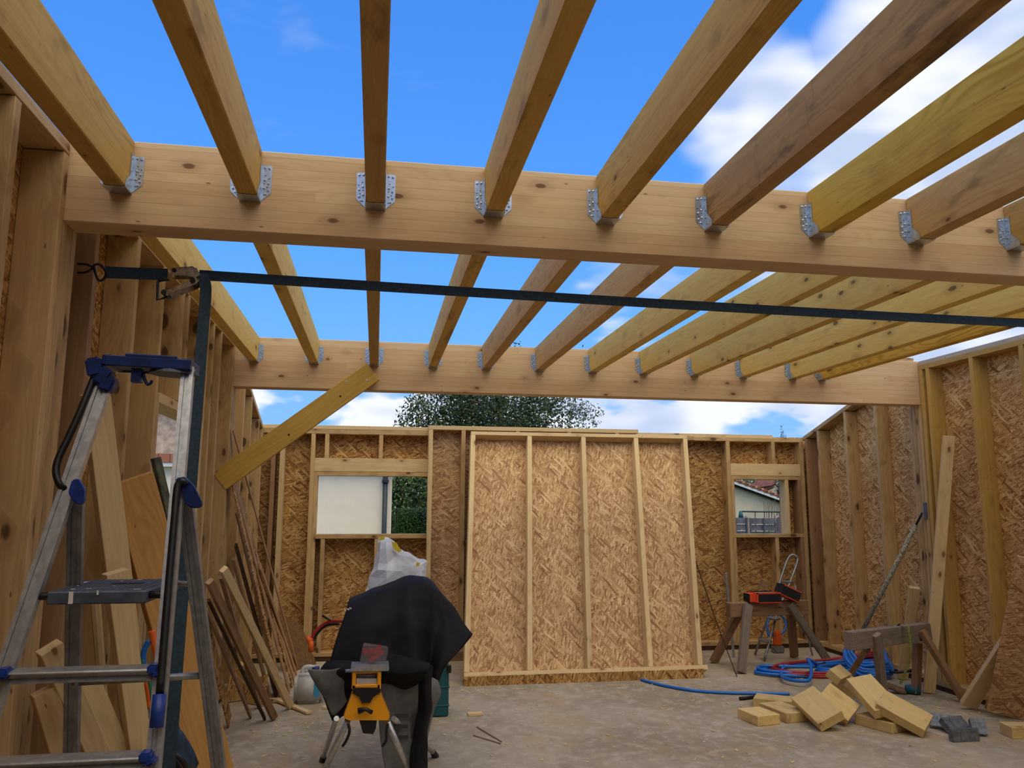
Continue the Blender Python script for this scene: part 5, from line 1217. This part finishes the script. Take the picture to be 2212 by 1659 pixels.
# pink tiled house far left, seen through the left wall opening
ph_ = empty('pink_house', (-6.2, 22, -.2), 'pinkish house glimpsed through the opening in the left wall', 'house')
box('wall', -8.5, -4.2, 22, 22.4, -.2, 4.2, M['pinkwall'], ph_, 0)
for i in range(5): box('window_strip', -8.2+i*.8, -7.9+i*.8, 21.95, 22.0, 1.2+.1*i, 2.0+.1*i, M['glassdark'], ph_, 0)
box('roof', -8.6, -4.1, 21.7, 26, 4.2, 4.35, M['tiles'], ph_, 0)

# ------------------------------------------------------------------ sky, sun, camera
wd = bpy.data.worlds.new('sky'); bpy.context.scene.world = wd; wd.use_nodes = True
class WT(NT):
    def __init__(s, w_): s.t = w_.node_tree; s.b = s.t.nodes['Background']
k = WT(wd); dr = k.n('ShaderNodeTexCoord').outputs['Generated']
dr = k.vm('NORMALIZE', dr, (0, 0, 0)); sp3 = k.n('ShaderNodeSeparateXYZ'); k.l(dr, sp3.inputs[0]); zc = sp3.outputs[2]
rp = k.n('ShaderNodeValToRGB'); k.l(zc, rp.inputs[0]); e = rp.color_ramp.elements
e[0].position = 0.0; e[0].color = srgb(164, 204, 248); e[1].position = 1.; e[1].color = srgb(40, 100, 206)
for p_, c_ in ((.10, (132, 188, 248)), (.22, (108, 176, 252)), (.34, (88, 160, 250)), (.46, (76, 147, 241)), (.58, (68, 136, 230))): q = e.new(p_); q.color = srgb(*c_)
den = k.math('ADD', zc, .12); cmb = k.n('ShaderNodeCombineXYZ')
k.l(k.math('DIVIDE', sp3.outputs[0], den), cmb.inputs[0]); k.l(k.math('DIVIDE', sp3.outputs[1], den), cmb.inputs[1])
c1 = k.noise(k.mapping(cmb.outputs[0], loc=(1.3, .4, 0), sc=(1, 1, 1)), 1.15, 4, .60, .0, '2D')
c2 = k.noise(k.mapping(dr, loc=(.2, .3, .1), sc=(1, 1, 2.2)), 5.5, 4, .58)
def dmask(px, py, r0, r1):
    d = ray(px, py).normalized(); nd = k.n('ShaderNodeVectorMath', operation='DOT_PRODUCT'); k.l(dr, nd.inputs[0]); nd.inputs[1].default_value = d
    return k.mapr(nd.outputs['Value'], math.cos(r0), math.cos(r1))
m1 = dmask(2260, 430, .42, .14); m1b = dmask(1640, 310, .19, .04); m1c = dmask(1500, 640, .22, .04)
low = k.mapr(zc, .20, .13); back = k.math('MULTIPLY', k.mapr(sp3.outputs[1], .25, -.25), k.mapr(zc, .1, .5))  # back: bright cloud cover added behind the camera, unseen, for neutral lighting
reg = k.math('MAXIMUM', k.math('MAXIMUM', m1, k.math('MULTIPLY', m1b, .82)), k.math('MULTIPLY', m1c, .45))
fa = k.math('ADD', k.math('MULTIPLY', reg, .72), c1)
fa = k.mapr(fa, .86, 1.10)
thin = k.mapr(c2, .60, .80, 0, .14)
fb = k.mapr(k.math('ADD', k.math('MULTIPLY', low, .46), c2), .84, .94)
fc = k.mapr(k.math('ADD', k.math('MULTIPLY', back, .45), c1), .70, .88)
cl = k.math('MAXIMUM', k.math('MAXIMUM', fa, fb), k.math('MAXIMUM', fc, thin))
sh = k.noise(k.mapping(dr, loc=(.23, .3, .14), sc=(1, 1, 2.2)), 6.5, 2, .6)
cc_ = k.mix(k.mapr(sh, .36, .60), srgb(190, 206, 236), srgb(240, 244, 252))
up2 = k.mix(k.mapr(back, 0, 1, 0, 1, False), cc_, (1.2, 1.12, 1.0, 1))
col = k.mix(cl, rp.outputs[0], up2)
k.l(col, k.b.inputs['Color']); k.b.inputs['Strength'].default_value = 1.0

sun = bpy.data.lights.new('sun', 'SUN'); sun.energy = 1.1; sun.angle = D(60); sun.color = (1.0, .91, .76)
so = bpy.data.objects.new('sun', sun); C.objects.link(so); so.rotation_euler = (D(24), 0, D(25)); so.location = (0, 0, 8)

cd = bpy.data.cameras.new('camera'); cd.sensor_width = 36; cd.sensor_fit = 'HORIZONTAL'; cd.lens = F_*36/W; cd.clip_end = 500; cd.clip_start = .05
co = bpy.data.objects.new('camera', cd); C.objects.link(co)
co.matrix_world = Matrix.Translation(CAM) @ Matrix((RT2, UP2, -FW)).transposed().to_4x4()
sc = bpy.context.scene; sc.camera = co
sc.view_settings.view_transform = 'Standard'; sc.view_settings.look = 'None'; sc.view_settings.exposure = 0.16; sc.view_settings.gamma = 1
sc.view_settings.use_curve_mapping = False
sc.cycles.max_bounces = 6; sc.cycles.diffuse_bounces = 3; sc.cycles.glossy_bounces = 2; sc.cycles.transmission_bounces = 4
sc.cycles.adaptive_threshold = .05
